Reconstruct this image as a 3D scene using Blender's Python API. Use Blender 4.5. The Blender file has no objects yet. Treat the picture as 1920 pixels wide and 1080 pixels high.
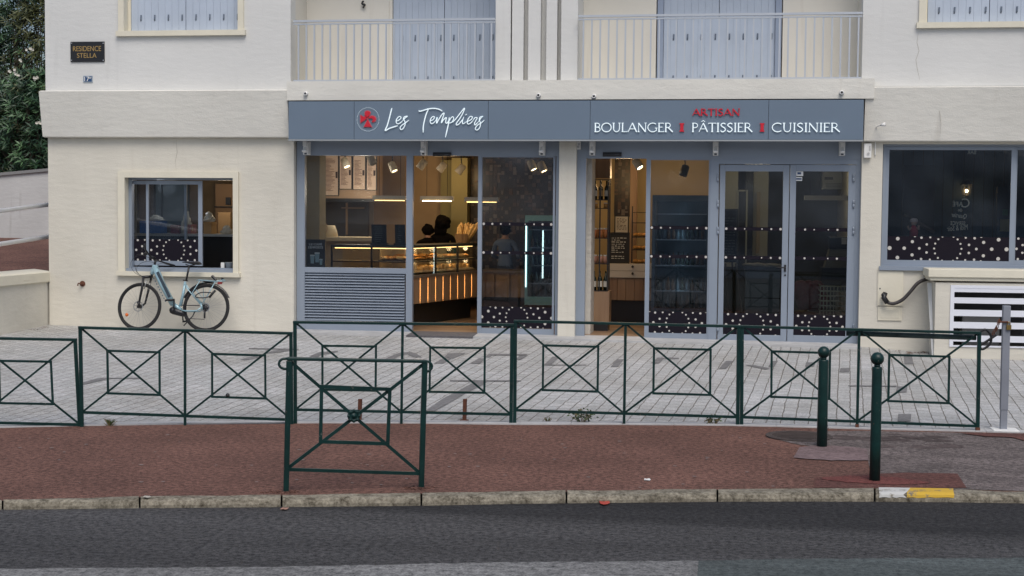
import bpy, bmesh, math, random
from mathutils import Vector, Matrix
R_ = math.radians
random.seed(7)
sc = bpy.context.scene
COL = sc.collection

# ------------------------------------------------------------------ camera
FPX, YAW, PITCH, ROLL = 2700.0, R_(8.5), R_(3.07), R_(0.48)
CAM = Vector((0.0, -21.1, 2.1))
_r0 = Vector((math.cos(YAW), math.sin(YAW), 0))
_fw = Vector((-math.sin(YAW)*math.cos(PITCH), math.cos(YAW)*math.cos(PITCH), -math.sin(PITCH)))
_u0 = _r0.cross(_fw)
_r = _r0*math.cos(ROLL) + _u0*math.sin(ROLL)
_u = _u0*math.cos(ROLL) - _r0*math.sin(ROLL)
cd = bpy.data.cameras.new("camera"); cam = bpy.data.objects.new("camera", cd); COL.objects.link(cam)
cd.sensor_width = 36.0; cd.lens = FPX/1920*36; cd.clip_start = 0.1; cd.clip_end = 2000
cam.matrix_world = Matrix(((_r.x, _u.x, -_fw.x, CAM.x), (_r.y, _u.y, -_fw.y, CAM.y), (_r.z, _u.z, -_fw.z, CAM.z), (0, 0, 0, 1)))
sc.camera = cam

# ------------------------------------------------------------------ world, sun, exposure
SUN_EL, SUN_AZ = R_(55), R_(162)          # overcast: a weak, very soft sun from over the street
w = bpy.data.worlds.new("World"); sc.world = w; w.use_nodes = True
nt = w.node_tree; nt.nodes.clear()
sky = nt.nodes.new("ShaderNodeTexSky"); sky.sky_type = 'NISHITA'; sky.sun_disc = False
sky.sun_elevation = SUN_EL; sky.sun_rotation = SUN_AZ; sky.air_density = 1.0; sky.dust_density = 3.0; sky.ozone_density = 1.0
bg = nt.nodes.new("ShaderNodeBackground"); bg.inputs[1].default_value = 0.105
wo = nt.nodes.new("ShaderNodeOutputWorld")
nt.links.new(sky.outputs[0], bg.inputs[0]); nt.links.new(bg.outputs[0], wo.inputs[0])
sl = bpy.data.lights.new("sun", 'SUN'); sl.energy = 1.5; sl.angle = R_(35); sl.color = (1.0, 0.96, 0.905)
so = bpy.data.objects.new("sun", sl); COL.objects.link(so)
sdir = Vector((math.sin(SUN_AZ)*math.cos(SUN_EL), math.cos(SUN_AZ)*math.cos(SUN_EL), math.sin(SUN_EL)))
so.rotation_euler = sdir.to_track_quat('Z', 'Y').to_euler(); so.location = (0, -30, 30)
sc.view_settings.view_transform = 'Standard'; sc.view_settings.look = 'None'
sc.view_settings.exposure = 0.26; sc.view_settings.gamma = 1.0
sc.cycles.max_bounces = 8; sc.cycles.transparent_max_bounces = 16

# ------------------------------------------------------------------ pixel -> world on real planes
def ray(px, py):
    return (_fw*FPX + _r*(px-960) - _u*(py-540)).normalized()
def F(px, py, Y=0.0):                       # point of a plane parallel to the facade
    d = ray(px, py); return CAM + d*((Y-CAM.y)/d.y)
def G(px, py, z=0.0):                       # point of a level plane
    d = ray(px, py); return CAM + d*((z-CAM.z)/d.z)
def X(px, py=400, Y=0.0): return F(px, py, Y).x
def Z(py, px=960, Y=0.0): return F(px, py, Y).z
def RC(x0, y0, x1, y1, Y=0.0):              # x0,x1,z0,z1 of a rectangle on the facade's planes
    ym, xm = (y0+y1)/2, (x0+x1)/2
    return X(x0, ym, Y), X(x1, ym, Y), Z(y1, xm, Y), Z(y0, xm, Y)

# ------------------------------------------------------------------ mesh builder
class MB:
    def __init__(s): s.v = []; s.f = []; s.m = []
    def poly(s, pts, m=0):
        n = len(s.v); s.v += [Vector(p) for p in pts]; s.f.append(tuple(range(n, n+len(pts)))); s.m.append(m); return s
    def grid8(s, c, m=0):
        n = len(s.v); s.v += [Vector(p) for p in c]
        for q in ((0,3,2,1),(4,5,6,7),(0,1,5,4),(1,2,6,5),(2,3,7,6),(3,0,4,7)):
            s.f.append(tuple(n+i for i in q)); s.m.append(m)
        return s
    def box(s, x0, x1, y0, y1, z0, z1, m=0):
        return s.grid8([(x0,y0,z0),(x1,y0,z0),(x1,y1,z0),(x0,y1,z0),(x0,y0,z1),(x1,y0,z1),(x1,y1,z1),(x0,y1,z1)], m)
    def pbox(s, x0, y0, x1, y1, Ya, Yb, m=0):        # front face on plane Ya seen at those pixels, running back to Yb
        a, b, c, d = RC(x0, y0, x1, y1, Ya); return s.box(a, b, min(Ya, Yb), max(Ya, Yb), c, d, m)
    def extr(s, pts, vec, m=0):
        pts = [Vector(p) for p in pts]; vec = Vector(vec); k = len(pts); n = len(s.v)
        s.v += pts + [p+vec for p in pts]
        s.f.append(tuple(range(n, n+k))); s.m.append(m)
        s.f.append(tuple(range(n+2*k-1, n+k-1, -1))); s.m.append(m)
        for i in range(k):
            j = (i+1) % k; s.f.append((n+i, n+k+i, n+k+j, n+j)); s.m.append(m)
        return s
    def path(s, pts, r, n=8, m=0, cap=True):
        pts = [Vector(p) for p in pts]; k = len(pts)
        rr = r if isinstance(r, (list, tuple)) else [r]*k
        base = len(s.v); up = None
        for i, p in enumerate(pts):
            d = (pts[min(i+1, k-1)] - pts[max(i-1, 0)])
            if d.length < 1e-9: d = Vector((0, 0, 1))
            d.normalize()
            if up is None:
                up = Vector((0, 0, 1)) if abs(d.z) < .9 else Vector((0, 1, 0))
            a = d.cross(up)
            if a.length < 1e-6: a = d.cross(Vector((1, 0, 0)))
            a.normalize(); b = a.cross(d).normalized(); up = b
            for j in range(n):
                t = 2*math.pi*(j+.5)/n; s.v.append(p + (a*math.cos(t) + b*math.sin(t))*rr[i])
        for i in range(k-1):
            for j in range(n):
                q = (j+1) % n; s.f.append((base+i*n+j, base+i*n+q, base+(i+1)*n+q, base+(i+1)*n+j)); s.m.append(m)
        if cap:
            s.f.append(tuple(base+j for j in range(n-1, -1, -1))); s.m.append(m)
            s.f.append(tuple(base+(k-1)*n+j for j in range(n))); s.m.append(m)
        return s
    def bar(s, p, q, w, t, m=0):                       # flat bar in a vertical plane: w in the plane, t across
        p, q = Vector(p), Vector(q); d = (q-p).normalized()
        n_ = d.cross(Vector((0, 0, 1)))
        if n_.length < .05: n_ = s.nrm if hasattr(s, 'nrm') else Vector((0, 1, 0))
        n_.normalize(); u_ = n_.cross(d).normalized()
        c = [o + u_*a*w/2 + n_*b*t/2 for o in (p, q) for a, b in ((-1,-1),(1,-1),(1,1),(-1,1))]
        return s.grid8(c, m)
    def lathe(s, c, prof, n=20, m=0, axis=(0, 0, 1)):
        ax = Vector(axis).normalized(); a = ax.orthogonal().normalized(); b = ax.cross(a); c = Vector(c); base = len(s.v); k = len(prof)
        for r, h in prof:
            for j in range(n):
                t = 2*math.pi*j/n; s.v.append(c + ax*h + (a*math.cos(t)+b*math.sin(t))*max(r, 1e-4))
        for i in range(k-1):
            for j in range(n):
                q = (j+1) % n; s.f.append((base+i*n+j, base+i*n+q, base+(i+1)*n+q, base+(i+1)*n+j)); s.m.append(m)
        s.f.append(tuple(base+j for j in range(n-1, -1, -1))); s.m.append(m)
        s.f.append(tuple(base+(k-1)*n+j for j in range(n))); s.m.append(m)
        return s
    def ball(s, c, r, n=16, m=0, sx=1, sy=1, sz=1):
        base = len(s.v); c = Vector(c); h = n//2
        for i in range(1, h):
            p = math.pi*i/h
            for j in range(n):
                t = 2*math.pi*j/n; s.v.append(c + Vector((math.sin(p)*math.cos(t)*r*sx, math.sin(p)*math.sin(t)*r*sy, math.cos(p)*r*sz)))
        a = len(s.v); s.v += [c+Vector((0, 0, r*sz)), c-Vector((0, 0, r*sz))]
        for j in range(n):
            q = (j+1) % n
            s.f.append((a, base+j, base+q)); s.m.append(m)
            s.f.append((a+1, base+(h-2)*n+q, base+(h-2)*n+j)); s.m.append(m)
            for i in range(h-2):
                s.f.append((base+i*n+j, base+(i+1)*n+j, base+(i+1)*n+q, base+i*n+q)); s.m.append(m)
        return s

def worldloc(o):
    v = Vector((0, 0, 0))
    while o: v += o.location; o = o.parent
    return v
def put(name, mb, mats, parent=None, smooth=False, loc=None, bevel=0, fix=True):
    me = bpy.data.meshes.new(name); o = bpy.data.objects.new(name, me); COL.objects.link(o)
    if parent is not None:
        o.parent = parent; off = worldloc(parent)
    else:
        if loc is None:
            xs = [v.x for v in mb.v]; ys = [v.y for v in mb.v]; zs = [v.z for v in mb.v]
            loc = Vector(((min(xs)+max(xs))/2, (min(ys)+max(ys))/2, min(zs)))
        o.location = loc; off = Vector(loc)
    me.from_pydata([v-off for v in mb.v], [], mb.f)
    if not isinstance(mats, (list, tuple)): mats = [mats]
    for m in mats: me.materials.append(m)
    for p, i in zip(me.polygons, mb.m): p.material_index = i; p.use_smooth = smooth
    if fix:
        b = bmesh.new(); b.from_mesh(me); bmesh.ops.recalc_face_normals(b, faces=b.faces); b.to_mesh(me); b.free()
    if bevel:
        md = o.modifiers.new("bevel", 'BEVEL'); md.width = bevel; md.segments = 2; md.limit_method = 'ANGLE'
    return o
def tag(o, label=None, cat=None, group=None, kind=None):
    if label: o["label"] = label
    if cat: o["category"] = cat
    if group: o["group"] = group
    if kind: o["kind"] = kind
    return o
def thing(name, label, cat, loc, group=None):
    o = bpy.data.objects.new(name, None); COL.objects.link(o); o.location = loc; o.empty_display_size = .1
    return tag(o, label, cat, group)
def copy_tree(o, parent=None):
    c = o.copy(); COL.objects.link(c); c.parent = parent
    for ch in list(o.children): copy_tree(ch, c)
    return c

# ------------------------------------------------------------------ materials
def srgb(r, g, b):
    f = lambda c: ((c/255+.055)/1.055)**2.4 if c > 10 else c/255/12.92
    return (f(r), f(g), f(b), 1)
def mat(name, col, rough=.6, metal=0, emit=None, es=0, spec=.5, bump=0, bscale=60, var=0, vscale=3, coat=0):
    m = bpy.data.materials.new(name); m.use_nodes = True; n = m.node_tree.nodes; L = m.node_tree.links
    b = n["Principled BSDF"]; b.inputs["Base Color"].default_value = (*col[:3], 1); b.inputs["Roughness"].default_value = rough
    b.inputs["Metallic"].default_value = metal; b.inputs["Specular IOR Level"].default_value = spec; b.inputs["Coat Weight"].default_value = coat
    if emit: b.inputs["Emission Color"].default_value = (*emit[:3], 1); b.inputs["Emission Strength"].default_value = es
    if var or bump:
        tc = n.new("ShaderNodeTexCoord")
    if var:
        t = n.new("ShaderNodeTexNoise"); t.inputs["Scale"].default_value = vscale; t.inputs["Detail"].default_value = 6
        L.new(tc.outputs["Object"], t.inputs["Vector"])
        r = n.new("ShaderNodeMapRange"); r.inputs[1].default_value = .3; r.inputs[2].default_value = .7; r.inputs[3].default_value = 1-var; r.inputs[4].default_value = 1+var
        L.new(t.outputs[0], r.inputs[0])
        mx = n.new("ShaderNodeVectorMath"); mx.operation = 'SCALE'; mx.inputs[0].default_value = col[:3]
        L.new(r.outputs[0], mx.inputs["Scale"]); L.new(mx.outputs[0], b.inputs["Base Color"])
    if bump:
        t = n.new("ShaderNodeTexNoise"); t.inputs["Scale"].default_value = bscale; t.inputs["Detail"].default_value = 4
        L.new(tc.outputs["Object"], t.inputs["Vector"])
        bp = n.new("ShaderNodeBump"); bp.inputs["Strength"].default_value = bump; bp.inputs["Distance"].default_value = .01
        L.new(t.outputs[0], bp.inputs["Height"]); L.new(bp.outputs[0], b.inputs["Normal"])
    return m
def nodes(m): return m.node_tree.nodes, m.node_tree.links, m.node_tree.nodes["Principled BSDF"]
def ramp(n, stops):
    r = n.new("ShaderNodeValToRGB"); e = r.color_ramp.elements
    e[0].position, e[0].color = stops[0][0], stops[0][1]; e[1].position, e[1].color = stops[-1][0], stops[-1][1]
    for p, c in stops[1:-1]: x = e.new(p); x.color = c
    return r
def noise(n, L, tc, scale, detail=5, vec=(1, 1, 1), rough=.5, world=True):
    mp = n.new("ShaderNodeMapping"); mp.inputs["Scale"].default_value = vec; L.new(tc, mp.inputs[0])
    t = n.new("ShaderNodeTexNoise"); t.inputs["Scale"].default_value = scale; t.inputs["Detail"].default_value = detail; t.inputs["Roughness"].default_value = rough
    L.new(mp.outputs[0], t.inputs["Vector"]); return t
def mixc(n, L, fac, a, b, mode='MIX'):
    x = n.new("ShaderNodeMix"); x.data_type = 'RGBA'; x.blend_type = mode
    for s, v in ((x.inputs[0], fac), (x.inputs[6], a), (x.inputs[7], b)):
        if isinstance(v, (int, float)): s.default_value = v
        elif isinstance(v, tuple): s.default_value = (*v[:3], 1)
        else: L.new(v, s)
    return x.outputs[2]
def stucco(name, base, dirt, bump=.35, patch=.06):
    m = mat(name, base, .92, spec=.15); n, L, b = nodes(m); tc = n.new("ShaderNodeTexCoord").outputs["Object"]
    big = noise(n, L, tc, .7, 5); st = noise(n, L, tc, 1.3, 6, (5, 5, .45)); fine = noise(n, L, tc, 60, 3)
    r1 = ramp(n, [(.35, (1-patch, 1-patch, 1-patch, 1)), (.7, (1+patch, 1+patch, 1+patch, 1))]); L.new(big.outputs[0], r1.inputs[0])
    c = mixc(n, L, 1.0, base, r1.outputs[0], 'MULTIPLY')
    r2 = ramp(n, [(.60, (0, 0, 0, 1)), (.85, (.48, .48, .48, 1))]); L.new(st.outputs[0], r2.inputs[0])
    c = mixc(n, L, r2.outputs[0], c, dirt)
    L.new(c, b.inputs["Base Color"])
    # hand-trowelled render: broad swirls plus grain
    mid = noise(n, L, tc, 5, 4, (1, 1, 2.6)); ad = n.new("ShaderNodeMath"); ad.operation = 'MULTIPLY_ADD'; ad.inputs[1].default_value = .35
    L.new(fine.outputs[0], ad.inputs[0]); L.new(mid.outputs[0], ad.inputs[2])
    bp = n.new("ShaderNodeBump"); bp.inputs["Strength"].default_value = bump; bp.inputs["Distance"].default_value = .02
    L.new(ad.outputs[0], bp.inputs["Height"]); L.new(bp.outputs[0], b.inputs["Normal"])
    return m
def aggregate(name, dark, light, big_a=.8, big_b=1.2, scale=90, bvec=(.5, 1.4, 1), rough=.9, wide=.35, tint=None):
    m = mat(name, dark, rough, spec=.25); n, L, b = nodes(m); tc = n.new("ShaderNodeTexCoord").outputs["Object"]
    sp = noise(n, L, tc, scale, 3, rough=.7); sp2 = noise(n, L, tc, scale*.3, 3); bg_ = noise(n, L, tc, .9, 6, bvec, .6)
    r = ramp(n, [(.5-wide/2, dark), (.5+wide/2, light)]); av = n.new("ShaderNodeMath"); av.operation = 'MULTIPLY_ADD'; av.inputs[1].default_value = .45
    L.new(sp2.outputs[0], av.inputs[0]); 
    k = n.new("ShaderNodeMath"); k.operation = 'MULTIPLY'; k.inputs[1].default_value = .55; L.new(sp.outputs[0], k.inputs[0]); L.new(k.outputs[0], av.inputs[2])
    L.new(av.outputs[0], r.inputs[0])
    r2 = ramp(n, [(.3, (big_a,)*3+(1,)), (.7, (big_b,)*3+(1,))]); L.new(bg_.outputs[0], r2.inputs[0])
    c = mixc(n, L, 1.0, r.outputs[0], r2.outputs[0], 'MULTIPLY')
    vo = n.new("ShaderNodeTexVoronoi"); vo.inputs["Scale"].default_value = 26; L.new(tc, vo.inputs["Vector"])   # scattered pale chips
    r3 = ramp(n, [(.02, (1, 1, 1, 1)), (.06, (0, 0, 0, 1))]); L.new(vo.outputs["Distance"], r3.inputs[0])
    sel = ramp(n, [(.8, (0, 0, 0, 1)), (.82, (1, 1, 1, 1))]); L.new(vo.outputs["Color"], sel.inputs[0])
    ml = n.new("ShaderNodeMath"); ml.operation = 'MULTIPLY'; L.new(r3.outputs[0], ml.inputs[0]); L.new(sel.outputs[0], ml.inputs[1])
    ml2 = n.new("ShaderNodeMath"); ml2.operation = 'MULTIPLY'; ml2.inputs[1].default_value = .35; L.new(ml.outputs[0], ml2.inputs[0])
    c = mixc(n, L, ml2.outputs[0], c, (.3, .29, .27))
    L.new(c, b.inputs["Base Color"])
    bp = n.new("ShaderNodeBump"); bp.inputs["Strength"].default_value = .6; bp.inputs["Distance"].default_value = .008
    L.new(av.outputs[0], bp.inputs["Height"]); L.new(bp.outputs[0], b.inputs["Normal"])
    return m
def wood(name, a, b_, scale=1.0, vec=(14, 14, 1)):
    m = mat(name, a, .55); n, L, b = nodes(m); tc = n.new("ShaderNodeTexCoord").outputs["Object"]
    t = noise(n, L, tc, scale, 6, vec); r = ramp(n, [(.3, (*a[:3], 1)), (.7, (*b_[:3], 1))]); L.new(t.outputs[0], r.inputs[0]); L.new(r.outputs[0], b.inputs["Base Color"])
    return m
def glass_mat(name, tint=(.86, .88, .88), ior=1.5, extra=0.0):
    m = bpy.data.materials.new(name); m.use_nodes = True; n = m.node_tree.nodes; L = m.node_tree.links; n.clear()
    o = n.new("ShaderNodeOutputMaterial"); t = n.new("ShaderNodeBsdfTransparent"); t.inputs[0].default_value = (*tint, 1)
    g = n.new("ShaderNodeBsdfGlossy"); g.inputs["Roughness"].default_value = .02; g.inputs[0].default_value = (.95, .97, 1, 1)
    fr = n.new("ShaderNodeFresnel"); fr.inputs[0].default_value = ior; ad = n.new("ShaderNodeMath"); ad.inputs[1].default_value = extra
    L.new(fr.outputs[0], ad.inputs[0]); mx = n.new("ShaderNodeMixShader")
    L.new(ad.outputs[0], mx.inputs[0]); L.new(t.outputs[0], mx.inputs[1]); L.new(g.outputs[0], mx.inputs[2]); L.new(mx.outputs[0], o.inputs[0])
    return m

CREAM = stucco("cream_render", (.64, .61, .53), (.50, .46, .38), patch=.085)
WHITE = stucco("white_render", (.635, .635, .615), (.50, .50, .48), bump=.25, patch=.04)
BANDM = stucco("band_render", (.66, .645, .59), (.52, .49, .43), bump=.38)
RECESS = stucco("balcony_render", (.66, .635, .57), (.5, .45, .38), bump=.15)
TRIM = mat("cream_trim", (.68, .64, .52), .7, bump=.2, bscale=25, var=.05)
GREY = mat("grey_frame", srgb(135, 145, 158), .38, spec=.5, var=.04, vscale=2)
GREYD = mat("grey_frame_seal", srgb(52, 58, 68), .5)
SIGNM = mat("sign_panel", srgb(104, 119, 135), .33, var=.03, vscale=1.5)
SHUT = mat("blue_shutter", srgb(173, 184, 199), .55, var=.05, vscale=3)
SHUTL = mat("shutter_groove", srgb(140, 152, 172), .6)
ALU = mat("aluminium", (.50, .53, .57), .4, .4)
WPLAST = mat("white_plastic", (.75, .75, .73), .45)
BLACK = mat("black_plastic", (.012, .012, .014), .4)
FILM = mat("film_black", (.010, .008, .014), .75, spec=.15)
DOT = mat("film_dot", (.52, .50, .46), .6)
WLET = mat("white_letters", (.78, .86, .88), .4, emit=(.75, .92, 1), es=.25)
RLET = mat("red_letters", (.55, .012, .03), .4)
RGLOW = mat("red_emblem_halo", (.45, .12, .15), .5)  # glow around the emblem, put into colour as a wider dull copy
GREEN = mat("green_paint", (.004, .026, .024), .38, spec=.35, bump=.15, bscale=40, var=.25, vscale=8)
def chips(m, lo=.66, scale=34):
    n, L, b = nodes(m); src = b.inputs["Base Color"].links[0].from_socket; tc = n.new("ShaderNodeTexCoord").outputs["Object"]
    t = noise(n, L, tc, scale, 4, (1, 1, .6), .7); r = ramp(n, [(lo, (0, 0, 0, 1)), (lo+.03, (1, 1, 1, 1))]); L.new(t.outputs[0], r.inputs[0])
    t2 = noise(n, L, tc, 3.0, 3); r2 = ramp(n, [(.3, (.10, .05, .03, 1)), (.7, (.10, .13, .12, 1))]); L.new(t2.outputs[0], r2.inputs[0])
    L.new(mixc(n, L, r.outputs[0], src, r2.outputs[0]), b.inputs["Base Color"])
chips(GREEN)
GREENW = mat("weathered_rail", (.03, .055, .05), .6, bump=.4, bscale=50, var=.5, vscale=14)
RUST = mat("rust", (.12, .045, .025), .9, bump=.5, bscale=80, var=.3, vscale=20)
GLASS = glass_mat("window_glass", (.86, .88, .89))
GLASSD = glass_mat("door_glass", (.80, .83, .85), extra=.015)
GLASSC = glass_mat("vitrine_glass", (.95, .95, .95), ior=1.12)
WOODL = wood("light_oak", (.34, .22, .13), (.22, .13, .075), 1.0, (9, 9, .7))
WOODF = wood("oak_floor", (.30, .20, .12), (.17, .10, .06), 1.0, (1, 6, 1))
BROWNW = mat("warm_wall", (.42, .30, .18), .8, var=.08)
CREAMW = mat("interior_wall", (.55, .48, .35), .85, var=.06)
DIMW = mat("grey_wall", (.38, .34, .28), .85, var=.1)
DARK = mat("dark_metal", (.012, .011, .010), .5)
LED = mat("warm_led", (1, .6, .2), .5, emit=(1, .62, .22), es=4)
LEDF = mat("warm_led_strip", (1, .6, .2), .5, emit=(1, .60, .22), es=14)
LAMP = mat("warm_lamp", (1, .8, .5), .5, emit=(1, .72, .38), es=14)
COOL = mat("cool_led", (.8, 1, 1), .5, emit=(.75, 1, .95), es=2.5)
CHALK = mat("chalkboard", (.012, .013, .014), .7)
CHALKT = mat("chalk_text", (.45, .45, .42), .8)
NAVY = mat("navy_panelling", (.028, .060, .095), .55, var=.25, vscale=2)
PAPER = mat("paper", (.6, .56, .48), .8)
CRUST = mat("bread_crust", (.50, .24, .06), .6, var=.35, vscale=25)
CREAMF = mat("pale_pastry", (.62, .42, .2), .6, var=.2, vscale=25)
BOTTLE = mat("bottle_glass", (.01, .018, .008), .12)
CARD = mat("cardboard", (.38, .24, .12), .8)

def paving():
    m = mat("cobble_paving", (.4, .4, .4), .8, spec=.3); n, L, b = nodes(m); tc = n.new("ShaderNodeTexCoord").outputs["Object"]
    mp = n.new("ShaderNodeMapping"); mp.inputs["Rotation"].default_value = (0, 0, R_(90+4.6)); L.new(tc, mp.inputs[0])
    wb = noise(n, L, tc, 5, 2); ws = n.new("ShaderNodeVectorMath"); ws.operation = 'SCALE'; ws.inputs["Scale"].default_value = .03
    L.new(wb.outputs["Color"], ws.inputs[0]); va = n.new("ShaderNodeVectorMath"); L.new(mp.outputs[0], va.inputs[0]); L.new(ws.outputs[0], va.inputs[1])
    br = n.new("ShaderNodeTexBrick"); L.new(va.outputs[0], br.inputs["Vector"])
    for k, v in (("Scale", 1), ("Brick Width", .20), ("Row Height", .136), ("Mortar Size", .0065), ("Mortar Smooth", .6), ("Bias", -.1)): br.inputs[k].default_value = v
    br.inputs["Color1"].default_value = (.41, .415, .41, 1); br.inputs["Color2"].default_value = (.50, .50, .495, 1); br.inputs["Mortar"].default_value = (.19, .175, .15, 1)
    sp = noise(n, L, tc, 38, 5, (1, 1, 1), .8); r = ramp(n, [(.34, (.62, .62, .62, 1)), (.66, (1.3, 1.3, 1.3, 1))]); L.new(sp.outputs[0], r.inputs[0])
    c = mixc(n, L, 1.0, br.outputs["Color"], r.outputs[0], 'MULTIPLY')
    bgn = noise(n, L, tc, .6, 6, rough=.6); r2 = ramp(n, [(.35, (.84, .82, .79, 1)), (.65, (1.07, 1.07, 1.08, 1))]); L.new(bgn.outputs[0], r2.inputs[0])
    c = mixc(n, L, 1.0, c, r2.outputs[0], 'MULTIPLY'); L.new(c, b.inputs["Base Color"])
    ad = n.new("ShaderNodeMath"); ad.operation = 'MULTIPLY_ADD'; ad.inputs[1].default_value = -1.0; L.new(br.outputs["Fac"], ad.inputs[0])
    k = n.new("ShaderNodeMath"); k.operation = 'MULTIPLY'; k.inputs[1].default_value = .9; L.new(sp.outputs[0], k.inputs[0]); L.new(k.outputs[0], ad.inputs[2])
    bp = n.new("ShaderNodeBump"); bp.inputs["Strength"].default_value = .8; bp.inputs["Distance"].default_value = .012
    L.new(ad.outputs[0], bp.inputs["Height"]); L.new(bp.outputs[0], b.inputs["Normal"])
    return m
PAVE = paving()
INLAY = aggregate("dark_pavers", (.11, .11, .11, 1), (.24, .235, .235, 1), .85, 1.15, 60)
REDASP = aggregate("red_asphalt", (.036, .017, .013, 1), (.225, .117, .090, 1), .76, 1.24, 80, (1, 1, 1), wide=.26)
REDNEW = aggregate("fresh_red_asphalt", (.040, .016, .014, 1), (.165, .075, .062, 1), .75, 1.3, 80, (2, 2, 1), wide=.26)
GRYPATCH = aggregate("brown_grey_patch", (.035, .028, .027, 1), (.22, .185, .175, 1), .6, 1.35, 75, (1.5, 3, 1), wide=.26)
PINKPATCH = aggregate("pink_patch", (.09, .065, .064, 1), (.25, .18, .18, 1), .75, 1.2, 50, (2, 2, 1))
ROAD = aggregate("road_asphalt", (.005, .005, .006, 1), (.098, .096, .096, 1), .7, 1.3, 85, (.22, 1.9, 1), rough=.85, wide=.26)
def lanes(m):
    n, L, b = nodes(m); src = b.inputs["Base Color"].links[0].from_socket
    g = n.new("ShaderNodeNewGeometry"); sp = n.new("ShaderNodeSeparateXYZ"); L.new(g.outputs["Position"], sp.inputs[0])
    nz = noise(n, L, g.outputs["Position"], 1.1, 4, (.4, 2, 1)); ad = n.new("ShaderNodeMath"); ad.operation = 'MULTIPLY_ADD'; ad.inputs[1].default_value = .5
    L.new(nz.outputs[0], ad.inputs[0]); L.new(sp.outputs[1], ad.inputs[2])
    mr = n.new("ShaderNodeMapRange"); mr.inputs[1].default_value = -12.6+.25; mr.inputs[2].default_value = -10.5+.25; L.new(ad.outputs[0], mr.inputs[0])
    r = ramp(n, [(0, (.95, .95, .95, 1)), (.2, (1.0, 1.0, 1.0, 1)), (.42, (1.22, 1.22, 1.22, 1)), (.62, (1.0, 1.0, 1.0, 1)), (.76, (.52, .52, .53, 1)), (1, (.5, .5, .51, 1))]); L.new(mr.outputs[0], r.inputs[0])
    L.new(mixc(n, L, 1.0, src, r.outputs[0], 'MULTIPLY'), b.inputs["Base Color"])
lanes(ROAD)
ROADOLD = aggregate("old_asphalt", (.02, .02, .022, 1), (.30, .30, .295, 1), .8, 1.25, 62, (.6, 1.2, 1))
ROADGRN = aggregate("greenish_asphalt", (.02, .026, .026, 1), (.12, .138, .138, 1), .75, 1.3, 80, (.6, 3, 1))
def kerbmat():
    m = aggregate("kerb_stone", (.055, .046, .032, 1), (.33, .30, .235, 1), .75, 1.2, 42, (2, 2, 1), wide=.3); return m
KERB = kerbmat()
SLAB = mat("pale_threshold_stone", (.42, .42, .42), .8, bump=.3, var=.12, vscale=5)
def worn(name, col):
    m = aggregate(name, (.10, .085, .06, 1), (.34, .31, .25, 1), .75, 1.2, 42, (2, 2, 1)); n, L, b = nodes(m); src = b.inputs["Base Color"].links[0].from_socket
    tc = n.new("ShaderNodeTexCoord").outputs["Object"]; t = noise(n, L, tc, 9, 6, (1, 1, 1), .7); r = ramp(n, [(.36, (0, 0, 0, 1)), (.46, (1, 1, 1, 1))]); L.new(t.outputs[0], r.inputs[0])
    L.new(mixc(n, L, r.outputs[0], src, col), b.inputs["Base Color"]); return m
YELLOW = worn("yellow_road_paint", (.56, .36, .05))
WPAINT = worn("worn_white_paint", (.50, .50, .48))

# ------------------------------------------------------------------ lettering
def text_mesh(mb, s, x0, z0, h, Y, w=None, depth=.006, m=0, mirror=False, rot=0, slant=0, center=False):
    cu = bpy.data.curves.new("t", 'FONT'); cu.body = s; cu.size = 1; cu.shear = slant; ob = bpy.data.objects.new("t", cu); COL.objects.link(ob)
    dg = bpy.context.evaluated_depsgraph_get(); me = bpy.data.meshes.new_from_object(ob.evaluated_get(dg))
    xs = [v.co.x for v in me.vertices]; ys = [v.co.y for v in me.vertices]
    a, b_, c, d = min(xs), max(xs), min(ys), max(ys); sy = h/(d-c); sx = (w/(b_-a)) if w else sy
    if center: x0 -= (b_-a)*sx/2
    for p in me.polygons:
        pts = []
        for i in p.vertices:
            v = me.vertices[i].co; u_ = (v.x-a)*sx; q = (v.y-c)*sy
            if mirror: u_ = (b_-a)*sx-u_
            pts.append((x0+u_*math.cos(rot)-q*math.sin(rot), Y, z0+q+u_*math.sin(rot)))
        mb.extr(pts, (0, -depth, 0), m)
    bpy.data.objects.remove(ob); bpy.data.curves.remove(cu); bpy.data.meshes.remove(me)
def cat(pts, k=6):                                        # smooth curve through points
    out = []; P = [Vector(p) for p in pts]; P = [P[0]]+P+[P[-1]]
    for i in range(1, len(P)-2):
        for j in range(k):
            t = j/k; p0, p1, p2, p3 = P[i-1:i+3]
            out.append(.5*((2*p1)+(-p0+p2)*t+(2*p0-5*p1+4*p2-p3)*t*t+(-p0+3*p1-3*p2+p3)*t**3))
    out.append(P[-2]); return out
def ribbon(mb, pts, w, Y, depth=.012, m=0):               # pts (x,z); w width or list of widths
    k = len(pts); ww = w if isinstance(w, (list, tuple)) else [w]*k
    Lp, Rp = [], []
    for i, p in enumerate(pts):
        a, b_ = pts[max(i-1, 0)], pts[min(i+1, k-1)]; d = Vector((b_[0]-a[0], b_[1]-a[1]))
        if d.length < 1e-9: d = Vector((1, 0))
        d.normalize(); n_ = Vector((-d.y, d.x))*ww[i]/2
        Lp.append((p[0]+n_.x, p[1]+n_.y)); Rp.append((p[0]-n_.x, p[1]-n_.y))
    for i in range(k-1):
        q = [Lp[i], Lp[i+1], Rp[i+1], Rp[i]]
        mb.extr([(a, Y-(i % 2)*.0006, b) for a, b in q], (0, -depth, 0), m)
def arc(cx, cy, rx, ry, a0, a1, k=10):
    return [(cx+rx*math.cos(R_(a0+(a1-a0)*i/k)), cy+ry*math.sin(R_(a0+(a1-a0)*i/k))) for i in range(k+1)]
T, N_ = .13, .07
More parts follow.
